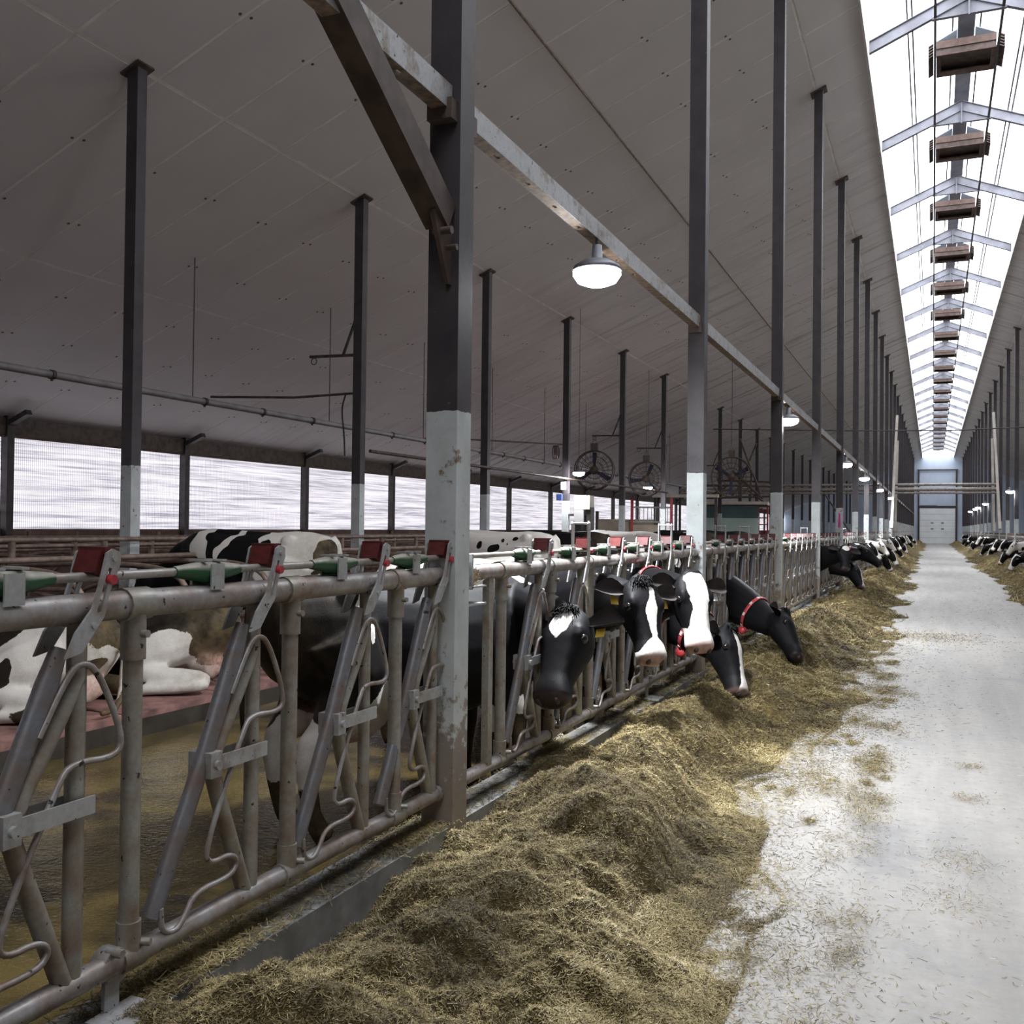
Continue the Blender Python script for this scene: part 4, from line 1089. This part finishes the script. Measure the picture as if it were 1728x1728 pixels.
fence_cow('black cow standing along the gate with white heart-shaped forehead patch and lowered head', (-2.79, 5.19), 64, (-1.84, 5.16, 1.0), (-1.83, 4.80, 0.58), (-0.22, -0.92, 0.35),
          coat_list(-1, [((-0.50, -0.3, 0.58), (0.20, 0.4, 0.27)), ((-0.66, -0.1, 1.24), (0.05, 0.5, 0.26)), ((0.66, -0.15, 1.30), (0.11, 0.35, 0.17)), ((0.1, -0.2, 0.50), (0.5, 0.3, 0.09)), ((-0.80, -0.1, 0.42), (0.22, 0.4, 0.26))], [((-0.8, 0, 0.1), (0.3, 0.5, 0.22))], 0.15), h_diamond, 1.3, tags=((-1, 'yellow'), (1, 'whitetag')), neck_pull=0.20, pink=0.05, dirt=0.35)
fence_cow('black cow with crooked white blaze and yellow ear tags facing the lane', (-3.05, 6.62), -14, (-1.72, 6.04, 1.143), (-1.56, 5.86, 0.676), (0.80, -0.55, 0.42),
          coat_list(-1, [((-0.05, 0, 1.35), (0.62, 0.6, 0.34)), ((-0.8, 0, 1.0), (0.25, 0.5, 0.5)), ((0.2, 0, .5), (0.7, .5, .12))]), h_blaze, 2.1, tags=((1, 'yellow'), (-1, 'yellow')), pink=0.55)
fence_cow('black cow with broad bright white face between two dark-faced cows', (-3.0, 7.42), -12, (-1.55, 6.74, 1.155), (-1.42, 6.56, 0.678), (0.72, -0.62, 0.45),
          coat_list(-1, [((-0.30, 0, 1.30), (0.70, 0.7, 0.5)), ((0.2, 0, .5), (0.7, .5, .12))]), h_white, 3.7, tags=((1, 'yellow'), (-1, 'whitetag')), coll=5, lock=False, pink=0.75)
fence_cow('cow with white face stripe eating from the silage heap, red numbered collar', (-2.95, 8.25), -8, (-1.50, 7.74, 0.70), (-1.335, 7.53, 0.235), (0.92, -0.1, 0.35),
          coat_list(-1, [((-0.25, 0, 1.3), (0.70, 0.7, 0.45))]), h_stripe, 5.2, tags=((-1, 'yellow'),), coll=6, pink=0.2)
fence_cow('all black cow bending its long neck down to the silage, red numbered collar', (-3.05, 11.15), -22, (-1.42, 10.22, 0.64), (-1.20, 9.95, 0.225), (0.8, 0.2, 0.55),
          coat_list(-1, [((0.55, 0, 1.42), (0.20, 0.3, 0.10)), ((-0.4, 0, .5), (0.6, .5, .12))]), h_black, 6.4, tags=((-1, 'whitetag'),), coll=6, pink=0.0)

fence_cow('black cow with a white star forehead looking out of the left fence', (-3.0, 19.75), -12, (-1.50, 19.2, 1.158), (-1.46, 18.92, 0.76), (0.4, -0.8, 0.5), patches(-0.9), h_spot, 14.4, voxel=0.025, lock=False, pink=0.05)
fence_cow('black cow in profile with a red collar next to the star-faced cow', (-3.0, 22.95), -2, (-1.45, 22.9, 1.10), (-1.02, 22.75, 0.74), (0.5, 0, 0.8), patches(-0.9), h_black, 15.4, voxel=0.025, lock=False, coll=6, pink=0.0)
fence_cow('black cow with head down in the silage below the star-faced cow', (-3.0, 21.4), -4, (-1.48, 21.3, 0.75), (-1.3, 21.0, 0.30), (0.85, 0, 0.4), patches(-0.9), h_stripe, 16.4, voxel=0.025, lock=False, pink=0.1)
# lying and standing cows among the cubicles
def free_cow(label, loc, rz_deg, poll, muz, up, bc, hc, seed, voxel=0.022, lying=False, group=None, **kw):
    me, F = cow_mesh('cow_body', poll, muz, up, voxel, bc, hc, seed, lying, **kw)
    return cow(label, loc, math.radians(rz_deg), me, 'cow', group)
GL = 'cows among the cubicles'
free_cow('dirty black and white cow lying down with its soiled rump towards the alley', (-6.97, 6.99, -0.01), 203, (1.35, 0.25, 0.82), (1.72, 0.10, 0.52), (0.4, 0, 1),
         coat_list(-1, [((-0.62, 0.5, 0.92), (0.36, 0.32, 0.22)), ((-0.8, 0.5, 0.7), (0.5, 0.5, 0.16))], [((-0.95, 0.30, 1.0), (0.16, 0.25, 0.16))], 0.12), h_blaze, 7.1, lying=True, group=GL, dirt=0.85)
free_cow('black and white cow lying down with pink udder and folded hind leg', (-7.0, 5.62, -0.01), 200, (1.35, -0.2, 0.85), (1.7, -0.3, 0.55), (0.4, 0, 1),
         coat_list(-1, [((-0.65, 0.35, 1.02), (0.36, 0.5, 0.30)), ((-0.95, 0.2, 0.85), (0.3, 0.5, 0.3)), ((-0.2, .5, .68), (.6, .3, .2))], [((-0.50, 0.45, 1.0), (0.05, 0.3, 0.12)), ((-0.95, 0.3, 0.98), (0.12, 0.25, 0.1))], 0.15), h_white, 8.3, lying=True, group=GL, dirt=0.8)
free_cow('black and white patched cow standing in a cubicle with a muddy white rump', (-6.85, 8.75, -0.01), 183, (1.15, 0.15, 0.98), (1.42, 0.22, 0.55), (0.8, 0, 0.5),
         coat_list(-1, [((-0.72, 0.2, 1.1), (0.48, 0.7, 0.55)), ((0.44, 0.2, 1.1), (0.09, 0.5, 0.5)), ((0.15, 0.2, 1.3), (0.05, 0.5, 0.35)), ((0.3, .3, .9), (.12, .4, .2))], [((-0.45, 0.3, 1.22), (0.07, 0.2, 0.07)), ((-0.98, 0.15, 1.15), (0.13, 0.25, 0.16)), ((-0.2, 0.3, 1.2), (0.16, 0.4, 0.2))]), h_blaze, 9.9, group=GL, dirt=0.9)
free_cow('whitish cow speckled with small dark spots standing in a cubicle', (-6.55, 14.6, -0.01), 181, (1.30, 0.15, 1.0), (1.60, 0.2, 0.6), (0.7, 0, 0.6),
         coat_list(1, [], [((-0.2, 0.32, 1.25), (0.05, 0.2, 0.04)), ((0.1, 0.33, 1.2), (0.04, 0.2, 0.05)), ((-0.5, 0.28, 1.3), (0.06, 0.2, 0.03)), ((0.3, 0.3, 1.32), (0.03, 0.1, 0.025)), ((-0.1, .3, 1.12), (.06, .2, .06)), ((-0.35, .3, 1.2), (.03, .2, .03))], 0.12), h_pale, 10.2, group=GL, dirt=0.35)
mid = []
for i, (bc, hc, sd) in enumerate([(patches(-0.9), h_black, 11.0), (patches(-0.25), h_white, 12.6), (coat_list(0.9, [], [((0.3, 0, 1.2), (.2, .5, .2))]), h_pale, 13.1)]):
    mid.append(cow_mesh('cow_body', (1.45, 0.1 - 0.1 * i, 1.12), (1.85, 0.2 - 0.2 * i, 0.85), (0.4, 0, 1), 0.035, bc, hc, sd)[0])
for (x, y, z, a, i, lab) in [(-6.9, 18.4, -.01, 185, 0, 'mostly black cow standing in the cubicles past the speckled cow'), (-4.95, 17.5, ALLEY, 95, 1, 'black and white cow with white face looking along the cubicle alley'), (-6.9, 22.4, -.01, 178, 2, 'pale cow standing in the cubicles near the fans'),
                          (-4.9, 24.6, ALLEY, 95, 2, 'whitish cow walking down the cubicle alley'), (-6.9, 28.6, -.01, 182, 1, 'black and white cow standing in the cubicles before the mint green room'), (-6.7, 33.5, -.01, 184, 0, 'mostly black cow standing beside the red ladder rack'), (-4.95, 37.5, ALLEY, 84, 1, 'black and white cow far down the cubicle alley')]:
    cow(lab, (x, y, z), math.radians(a), mid[i], 'cow', GL)
# cows feeding farther down both fences
far_me = []
def clear_col(y):
    c = Y0 + BAY * round((y - Y0) / BAY); d_ = y - c
    return c + math.copysign(0.72, d_ if d_ else 1) if abs(d_) < 0.72 else y
hv = [h_spot, h_black, h_white, h_blaze, h_pale, h_white]
for i in range(6):
    low_ = i in (1, 3, 5)
    pl = (1.62, 0.08 * (i - 2), 0.95) if low_ else (1.50, 0.06 * (i - 3), 1.32)
    mz = (1.84, 0.05 * (i - 2), 0.48) if low_ else (1.78, -0.18 + 0.06 * i, 0.90)
    far_me.append(cow_mesh('cow_body', pl, mz, (0.8, 0, 0.5) if low_ else (0.6, 0, 0.7), 0.03, patches([-0.9, -1.0, -0.2, -0.4, 0.5, 0.0][i]), hv[i], 20.0 + 3 * i)[0])
for y, i, dx in [(26.6, 0, 0.05), (28.0, 2, 0), (31.0, 3, .1), (33.5, 4, .0), (36.5, 5, .1), (40.0, 4, 0), (43.0, 2, .1), (47, 3, 0), (52, 0, 0), (56, 5, 0), (61, 2, 0), (67, 4, 0), (73, 3, 0), (80, 2, 0), (88, 5, 0)]:
    lab = 'black and white cow feeding far along the left fence'
    y = clear_col(y)
    cow(lab, (-3.05 + dx, y, ALLEY), math.radians(RNG.uniform(-14, 4)), far_me[i], 'cow', GF)
GR = 'cows at the right feed fence'
for y, i, dx in [(35.3, 5, .1), (38.6, 4, 0), (41.0, 3, .1), (43.4, 2, 0), (46.0, 2, .1), (48.5, 0, 0), (51.5, 5, 0), (54.5, 3, .1), (57.5, 2, 0), (61, 0, 0), (65, 4, 0), (69, 3, 0), (74, 5, 0), (79, 2, 0), (85, 1, 0), (92, 3, 0), (99, 2, 0)]:
    lab = {35.3: 'black cow with white muzzle reaching down on the right feed fence', 38.6: 'pale-faced cow at the right feed fence'}.get(y, 'black and white cow feeding along the right fence')
    y = clear_col(y)
    cow(lab, (XR + 1.07 - dx, y, ALLEY), PI + math.radians(RNG.uniform(-4, 16)), far_me[i], 'cow', GR)
# ------------------------------------------------------------------ silage along both fences
PITS = [(-1.55, 4.75, .22, .10), (-1.35, 5.6, .25, .10), (-1.3, 7.5, .22, .07), (-1.15, 6.5, .28, .06), (-1.2, 9.95, .25, .05), (-1.6, 3.1, .25, .06), (-1.1, 3.6, .22, .05), (-1.35, 8.8, .3, .08), (-1.3, 12.6, .3, .08)]
def feed_h(x, y, right=False):
    X = (2 * XC - x) if right else x
    P = np.stack([X, y, np.zeros_like(X) + (50 if right else 0)], 1)
    dcurb = X - (XF + 0.075)
    edge = 1.24 + 0.26 * fbm(P * np.array([0, 1, 1]), 0.55, 3) * 1.6 + 0.10 * fbm(P, 2.2, 3)
    edge = edge + np.where(y > 10, 0.10, 0)
    u = np.clip(dcurb / edge, 0, 1.2)
    near = np.clip((y - 3.2) / 1.2, 0, 1)
    h0 = 0.09 + 0.10 * np.exp(-((y - 4.5) / 0.5) ** 2) + 0.08 * np.clip((y - 9) / 3, 0, 1) + 0.06 * fbm(P * np.array([0, 1, 1]), 1.1, 3)
    ridge = 0.30 * np.exp(-((u - 0.40) / 0.30) ** 2)
    h = (h0 * (1 - u) + ridge * (0.75 + 0.5 * fbm(P, 0.9, 3))) * np.clip((1 - u) * 2.6, 0, 1)
    h += (0.15 * fbm(P, 2.4, 4) + 0.06 * fbm(P, 8, 3)) * np.clip((1 - u) * 3.0, 0, 1)
    if not right:
        for (px, py, r, d_) in PITS: h -= d_ * np.exp(-(((X - px) / r) ** 2 + ((y - py) / r) ** 2))
    h = np.maximum(h, 0.05 * np.clip((0.86 - u) / 0.2, -1, 1))
    h = np.where(u >= 1, -0.02, h)
    return np.maximum(h, -0.03)
def feed_mesh(name, ys, xs_, right, label):
    Yg, Xg = np.meshgrid(ys, xs_, indexing='ij'); x = Xg.ravel(); y = Yg.ravel()
    if right: x = 2 * XC - x
    z = feed_h(x, y, right); ny, nx = len(ys), len(xs_)
    V = np.stack([x, y, z], 1); idx = np.arange(ny * nx).reshape(ny, nx)
    F = np.stack([idx[:-1, :-1].ravel(), idx[:-1, 1:].ravel(), idx[1:, 1:].ravel(), idx[1:, :-1].ravel()], 1)
    keep = (z[F].max(1) > -0.012); F = F[keep]
    if right: F = F[:, ::-1]
    me = bpy.data.meshes.new(name); me.from_pydata(V.tolist(), [], F.tolist()); me.materials.append(M['silage'])
    me.polygons.foreach_set('use_smooth', [True] * len(F)); me.update()
    o_ = put(name, me); tag(o_, label, 'silage', kind='stuff'); return o_
xs_ = np.linspace(XF + 0.082, XF + 1.95, 86)
ys = np.concatenate([np.arange(0.4, 13, 0.025), np.arange(13, 30, 0.06), np.arange(30, YE - 0.3, 0.25)])
HEAP_L = feed_mesh('silage_heap', ys, xs_, False, 'heap of chopped yellow-brown silage along the left feed gates')
ysr = np.concatenate([np.arange(12, 45, 0.08), np.arange(45, YE - 0.3, 0.25)])
HEAP_R = feed_mesh('silage_heap', ysr, np.linspace(XF + 0.082, XF + 1.95, 40), True, 'heap of chopped yellow-brown silage along the right feed fence')

def blades(name, x, y, z, length, width, blade_tone, lift, label, parent=None):
    n = len(x); az = RNG.uniform(0, 2 * PI, n); el = RNG.normal(0.10, lift, n)
    d_ = np.stack([np.cos(az) * np.cos(el), np.sin(az) * np.cos(el), np.sin(el)], 1)
    s_ = np.stack([-np.sin(az), np.cos(az), RNG.normal(0, 0.5, n)], 1); s_ /= np.linalg.norm(s_, axis=1)[:, None]
    c = np.stack([x, y, z], 1); L = (length / 2)[:, None]; W = (width / 2)[:, None]
    V = np.stack([c - d_ * L - s_ * W, c - d_ * L + s_ * W, c + d_ * L + s_ * W * 0.6, c + d_ * L - s_ * W * 0.6], 1).reshape(-1, 3)
    b = np.arange(n) * 4
    F = np.stack([b, b + 1, b + 2, b + 3], 1)
    me = bpy.data.meshes.new(name); me.vertices.add(len(V)); me.vertices.foreach_set('co', V.ravel())
    me.loops.add(F.size); me.loops.foreach_set('vertex_index', F.ravel().astype(np.int32))
    me.polygons.add(len(F)); me.polygons.foreach_set('loop_start', np.arange(0, F.size, 4, dtype=np.int32))
    me.update(calc_edges=True); me.materials.append(M['straw'])
    a = me.attributes.new('tone', 'FLOAT', 'POINT'); a.data.foreach_set('value', np.repeat(blade_tone, 4).astype(np.float32))
    if parent is not None:
        o_ = put(name, me, parent); o_['kind'] = 'stuff'; o_['label'] = label; return o_
    o_ = put(name, me); tag(o_, label, 'straw', kind='stuff'); return o_
def patch_tone(x, y, n):  # random blade colour in noise patches, dark ones being damp silage
    P = np.stack([x, y, np.zeros(n)], 1)
    return np.clip(0.44 + 0.55 * fbm(P, 2.1, 4) + 0.25 * fbm(P, 9, 2) + RNG.normal(0, 0.17, n), 0, 1)
# dense blades on the near heap; density falls with distance
def scatter_feed(n, y0, y1, lm, wm, label, right=False, pw=1.0):
    u = RNG.random(n); y = (y0 ** (1 - pw) + u * (y1 ** (1 - pw) - y0 ** (1 - pw))) ** (1 / (1 - pw)) if pw != 1.0 else y0 * (y1 / y0) ** u
    x = XF + 0.06 + RNG.random(n) * 1.75
    if right: x = 2 * XC - x
    z = feed_h(x, y, right); k = z > -0.004; x, y, z = x[k], y[k], z[k]; m_ = len(x)
    sc_ = np.clip(y / 6, 0.8, 4)
    blades('silage_blades', x, y, z + 0.003 * sc_, RNG.gamma(3.0, lm / 3.0, m_) * sc_ ** 0.7 + 0.008, RNG.uniform(0.6, 1.5, m_) * wm * sc_ ** 0.8, patch_tone(x, y, m_), 0.38, label, HEAP_R if right else HEAP_L)
scatter_feed(430000, 1.4, 14.0, 0.0165, 0.0024, 'loose chopped straw and stalks on the near silage heap')
# thin fringe that frays out over the concrete
n = 60000; y = 1.6 * (14 / 1.6) ** RNG.random(n); e_ = RNG.exponential(0.13, n); P = np.stack([np.zeros(n), y, np.zeros(n)], 1)
x = XF + 0.075 + (1.24 + 0.26 * fbm(P, 0.55, 3) * 1.6) * 0.74 + e_ * 1.5 + RNG.normal(0, 0.05, n)
z = np.maximum(feed_h(x, y), 0.0); m_ = n; sc_ = np.clip(y / 6, 0.8, 3)
blades('silage_fringe', x, y, z + 0.003, RNG.gamma(3.0, 0.006, m_) * sc_ ** 0.7 + 0.005, RNG.uniform(0.6, 1.4, m_) * 0.0028 * sc_ ** 0.8, patch_tone(x, y, m_), 0.2, 'thin fringe of straw at the edge of the heap', HEAP_L)
scatter_feed(80000, 14.0, 60.0, 0.024, 0.0030, 'loose chopped straw on the silage heap farther down the left fence')
scatter_feed(40000, 16.0, 60.0, 0.030, 0.0034, 'loose chopped straw on the silage heap of the right fence', True)
# litter on the concrete lane: thin everywhere, thicker in wheel lines and tufts
n = 60000
y = 2.0 * (40 / 2.0) ** RNG.random(n); x = RNG.uniform(-0.95, 2.4, n)
P = np.stack([x, y, np.zeros(n)], 1); dens = 0.30 + 0.75 * fbm(P * np.array([1.4, 0.8, 1]), 1.1, 3)
dens += 0.9 * np.exp(-((x + 0.62) / 0.22) ** 2) + 0.28 * np.exp(-((x - 0.1) / 0.1) ** 2)
k = RNG.random(n) < np.clip(dens, 0.05, 1) * 0.6; x, y = x[k], y[k]; m_ = len(x); sc_ = np.clip(y / 6, 0.7, 3)
blades('lane_litter', x, y, np.full(m_, 0.0035), RNG.gamma(2.0, 0.0045, m_) * sc_ ** 0.6 + 0.004, RNG.uniform(0.6, 1.3, m_) * 0.0022 * sc_ ** 0.8, np.clip(RNG.normal(0.55, 0.22, m_), 0, 1), 0.06, 'bits of straw strewn over the pale concrete lane')
tx, ty = [], []
for j in range(150):
    if j < 70: cy = RNG.uniform(2.4, 11); cx = -0.30 + 0.05 * RNG.normal() - 0.012 * (cy - 3)
    else: cy = RNG.uniform(2.5, 14); cx = -0.62 + 0.15 * RNG.normal()
    q = RNG.integers(60, 320); s = RNG.uniform(0.02, 0.07); tx.append(cx + RNG.normal(0, s, q)); ty.append(cy + RNG.normal(0, s * 1.8, q))
for cx, cy, s, q in [(0.12, 4.9, .10, 500), (0.10, 4.4, .09, 420), (0.22, 6.9, .05, 200), (0.20, 6.1, .05, 220), (-0.25, 15.0, .35, 1500), (0.3, 15.0, .35, 900)]:
    tx.append(cx + RNG.normal(0, s, q)); ty.append(cy + RNG.normal(0, s * 1.3, q))
x = np.concatenate(tx); y = np.concatenate(ty); m_ = len(x); sc_ = np.clip(y / 6, 0.7, 3)
blades('lane_tufts', x, y, 0.004 + RNG.random(m_) * 0.012, RNG.gamma(2.5, 0.0055, m_) * sc_ ** 0.6 + 0.004, RNG.uniform(0.6, 1.4, m_) * 0.0026 * sc_ ** 0.8, np.clip(RNG.normal(0.42, 0.2, m_), 0, 1), 0.3, 'small tufts of silage dropped along the lane edge')
# spill on top of the left kerb
n = 46000
y = 1.2 * (16 / 1.2) ** RNG.random(n); x = XF + RNG.uniform(-0.115, 0.075, n)
P = np.stack([x, y, np.zeros(n)], 1); k = RNG.random(n) < np.clip(0.55 + 0.9 * fbm(P, 2.2, 3), 0.05, 1); x, y = x[k], y[k]; m_ = len(x); sc_ = np.clip(y / 6, 0.8, 3)
blades('kerb_litter', x, y, 0.203 + RNG.random(m_) * 0.014, RNG.gamma(3, 0.010, m_) * sc_ ** 0.6 + 0.006, RNG.uniform(0.6, 1.4, m_) * 0.0032 * sc_ ** 0.8, np.clip(patch_tone(x, y, m_) - 0.08, 0, 1), 0.25, 'straw and feed scraps lying on top of the kerb under the gates')

# ------------------------------------------------------------------ background: handling area, pipes, wires
def piece(t, name, mb, m): return mb.build(name, m, t)
t = empty('milk_room', (-8.5, 45, ALLEY))
piece(t, 'front_wall', MB().box((0, 0, 1.1), (2.6, 0.1, 2.2)), 'mint'); piece(t, 'upper_band', MB().box((0, -0.02, 2.45), (2.6, 0.1, 0.55)), 'teal')
piece(t, 'roof_edge', MB().box((0.2, -0.1, 2.85), (3.1, 0.5, 0.14)), 'beigeroof'); piece(t, 'side_wall', MB().box((-1.3, 1.75, 1.3), (0.1, 3.4, 2.6)), 'beige'); piece(t, 'roof_slab', MB().box((0.2, 1.75, 2.80), (3.0, 3.5, 0.12)), 'brown_steel')
tag(t, 'small mint green room with pale roof edge among the cubicles', 'room')
t = empty('low_partition', (-10.6, 36, ALLEY))
piece(t, 'board', MB().box((-0.1, 0, 1.0), (2.3, 0.08, 2.0)), 'beige'); piece(t, 'post', MB().box((-1.25, 0, 1.15), (0.1, 0.12, 2.3)), 'dark_steel'); piece(t, 'post', MB().box((1.05, 0, 1.15), (0.1, 0.12, 2.3)), 'dark_steel')
tag(t, 'dull brown board partition behind the slim columns', 'partition')
t = empty('crowd_gate', (-9.6, 35.6, ALLEY))
for x in (-0.75, 0.75): piece(t, 'post', MB().box((x, 0, 1.4), (0.09, 0.09, 2.8)), 'redsteel')
for z in (1.9, 2.45): piece(t, 'rail', MB().tube([(-0.75, 0, z), (0.75, 0, z)], 0.03, 8), 'galv_bright')
for i in range(9): piece(t, 'spindle', MB().tube([(-0.6 + 0.15 * i, 0, 1.9), (-0.6 + 0.15 * i, 0, 2.45)], 0.014, 6), 'galv_bright')
piece(t, 'lower_board', MB().box((-0.1, 0.02, 1.1), (1.3, 0.05, 1.4)), 'beige')
tag(t, 'barred gate between red posts beside the brown partition', 'gate')
t = empty('roof_canopy', (-8.9, 38, ALLEY))
piece(t, 'edge', MB().box((0, 0, 2.95), (2.6, 0.2, 0.12)), 'beigeroof'); piece(t, 'leg', MB().box((-1.2, 0, 1.45), (0.1, 0.1, 2.9)), 'dark_steel'); piece(t, 'leg', MB().box((1.2, 0, 1.45), (0.1, 0.1, 2.9)), 'dark_steel')
tag(t, 'pale canopy edge on dark legs in front of the mint green room', 'canopy')
t = empty('ladder_rack', (-7.15, 46, ALLEY))
for x in (-0.2, 0.2): piece(t, 'stile', MB().box((x, 0, 1.5), (0.07, 0.07, 3.0)), 'redsteel')
for i in range(9): piece(t, 'rung', MB().box((0, 0, 0.4 + 0.3 * i), (0.4, 0.04, 0.05)), 'redsteel')
piece(t, 'sign', MB().box((-0.45, -0.05, 2.25), (0.18, 0.04, 0.9)), 'white')
tag(t, 'red steel ladder rack beside the mint green room', 'rack')
t = empty('machine_frame', (-8.3, 43, 0))
for a, b, r in [((-1.3, 0, 2.8), (2.2, 0, 2.9), .05), ((-1.2, 0, 3.4), (2.2, 0, 3.3), .045), ((0.3, 0, 4.0), (1.6, 0, 2.8), .06), ((0.6, 0, 5.4), (1.5, 0, 3.0), .05), ((-0.4, 0.2, 3.6), (2.4, 0.2, 3.5), .05), ((1.1, 0, 2.8), (1.1, 0, 4.0), .04), ((0.2, 0, 2.8), (0.8, 0, 3.6), .04), ((-0.9, 0, 2.8), (0.2, 0, 3.4), .04), ((1.3, 0.1, 5.2), (0.6, 0.1, 3.4), .04)]:
    piece(t, 'strut', MB().tube([a, b], r, 6), 'brown_steel')
for x in (-1.2, 2.2): piece(t, 'leg', MB().box((x, 0, 1.3), (0.12, 0.12, 3.2)), 'brown_steel')
tag(t, 'tangle of brown steel struts on legs under the third fan', 'frame')
t = empty('cross_pipe_bridge', (0, 56.2, 0))
for z, r in ((3.93, .07), (3.68, .10), (3.49, .06)): piece(t, 'pipe', MB().tube([(-13.5, 0, z), (XR + 0.1, 0, z)], r, 8), 'galv')
for x in (-13.5, -9.5, -5.5): piece(t, 'post', MB().box((x, 0.12, 1.85), (0.12, 0.1, 4.1)), 'dark_steel')
piece(t, 'diagonal', MB().tube([(-5.4, 0, 3.4), (-4.0, 0, 1.2)], 0.05, 6), 'dark_steel'); piece(t, 'diagonal', MB().tube([(-9.4, 0, 3.5), (-7.6, 0, 2.2)], 0.05, 6), 'dark_steel')
tag(t, 'bundle of three metal pipes bridging the feed lane', 'pipe')
for s, x in ((1, XF + 0.1), (-1, XR - 0.1)):
    t = empty('leaning_braces', (x, 52.5, 0))
    piece(t, 'brace', MB().bar((0, 0, 1.6), (s * 0.12, 3.6, 7.6), 0.12, 0.12), 'beigeroof'); piece(t, 'brace', MB().bar((0.03 * s, 4.2, 1.5), (s * 0.10, 5.2, 6.4), 0.12, 0.12), 'beigeroof')
    tag(t, 'pinkish leaning braces against the far left columns' if s > 0 else 'pinkish leaning braces against the far right columns', 'brace')
o_ = MB().tube([(-6.0, 0, 0.22), (-2.0, 0, 0.06), (XC, 0, 0), (XR, 0, 0.06), (XR + 4, 0, 0.2)], 0.018, 6).build('span_wire', 'dark_steel', None, (0, 29.1, 4.22)); tag(o_, 'thin cable stretched across the feed lane under the skylight', 'cable')
o_ = MB().tube([(X2, 0, 0), (X2, 20, 0.02)], 0.03, 8).build('drive_pipe', 'brown_steel', None, (0.10, 14.1, 2.72)); tag(o_, 'thin brown pipe running from column to column among the cubicles', 'pipe')
# thin lines between inner columns and the pipe
o_ = MB().tube([(-11.2, 13.2, 3.62), (-9.8, 13.6, 3.60), (X2 - 0.08, 13.85, 3.66)], 0.022, 6).build('branch_pipe', 'brown_steel'); tag(o_, 'brown branch pipe joining the long grey pipe to a slim column', 'pipe')
o_ = MB().tube(smooth_path([(X2 - 0.2, 13.8, 3.64), (X2 - 0.28, 13.8, 3.4), (X2 - 0.22, 13.8, 3.0), (X2 - 0.2, 13.8, 2.62)], 2), 0.014, 6).build('loose_cable', 'black'); tag(o_, 'black cable dangling from the branch pipe beside a slim column', 'cable')
o_ = MB().tube([(-11.2, 21.0, 3.62), (X2 - 0.08, 23.85, 3.62)], 0.022, 6).build('branch_pipe', 'brown_steel'); tag(o_, 'brown branch pipe ending at the column with the hose coil', 'pipe')
q = MB()
for j in range(3):
    q.tube([(0.05 * j - 0.05, 0.10 * math.cos(2 * PI * i / 16), 0.17 * math.sin(2 * PI * i / 16)) for i in range(17)], 0.018, 6)
o_ = q.build('hose_coil', 'brown_steel', None, (X2 - 0.25, 23.8, 3.42)); tag(o_, 'coiled hose hung high on a slim column', 'hose')
# brush and pump on the inner column
t = empty('cow_brush', (X2 + 0.45, 23.9, ALLEY))
MB().box((0.05, 0, 2.32), (0.42, 0.36, 0.36)).build('housing', 'beigeroof', t); MB().box((0.22, 0, 1.75), (0.12, 0.3, 0.9)).build('arm', 'dark_steel', t)
MB().lathe([(0.0, -0.4), (0.18, -0.38), (0.2, 0.0), (0.18, 0.38), (0.0, 0.4)], (-0.02, 0, 1.6), n=14).build('brush_roll', 'black', t); MB().box((-0.02, -0.2, 1.95), (0.26, 0.03, 0.34)).build('label_plate', 'white', t)
MB().box((-0.25, 0, 2.0), (0.4, 0.06, 0.05)).build('mount', 'dark_steel', t)
tag(t, 'cow brush with pale curved housing mounted on a slim column', 'cow brush')
t = empty('water_valve', (X2 - 0.12, 23.78, 2.25)); MB().box((0, -0.03, 0), (0.14, 0.1, 0.16)).build('body', 'blue', t); MB().box((0.1, -0.03, 0.3), (0.12, 0.06, 0.2)).build('box', 'white', t); tag(t, 'small blue valve with white box on the cow brush column', 'valve')
t = empty('water_trough', (-5.0, 15.2, ALLEY))
MB().box((0, 0, 0.62), (0.5, 1.6, 0.06)).box((-0.25, 0, 0.75), (0.04, 1.6, 0.3)).box((0.25, 0, 0.75), (0.04, 1.6, 0.3)).box((0, -0.8, 0.75), (0.5, 0.04, 0.3)).box((0, 0.8, 0.75), (0.5, 0.04, 0.3)).build('tank', 'redsteel', t)
for y in (-0.6, 0.6): MB().box((0, y, 0.3), (0.3, 0.1, 0.6)).build('leg', 'redsteel', t)
tag(t, 'reddish water trough in the alley behind the white-faced cows', 'trough')
# yellow marker tag on the first lock arm
t = empty('lock_marker', (XF + 0.04, 1.52, 0.85)); MB().box((0, 0, 0), (0.02, 0.05, 0.11), rot=Matrix.Rotation(0.4, 3, 'X')).build('plate', 'yellow', t); MB().box((0.012, -0.012, 0), (0.006, 0.03, 0.10), rot=Matrix.Rotation(0.4, 3, 'X')).build('white_face', 'white', t)
tag(t, 'small yellow and white marker clipped to the first swing arm', 'marker')
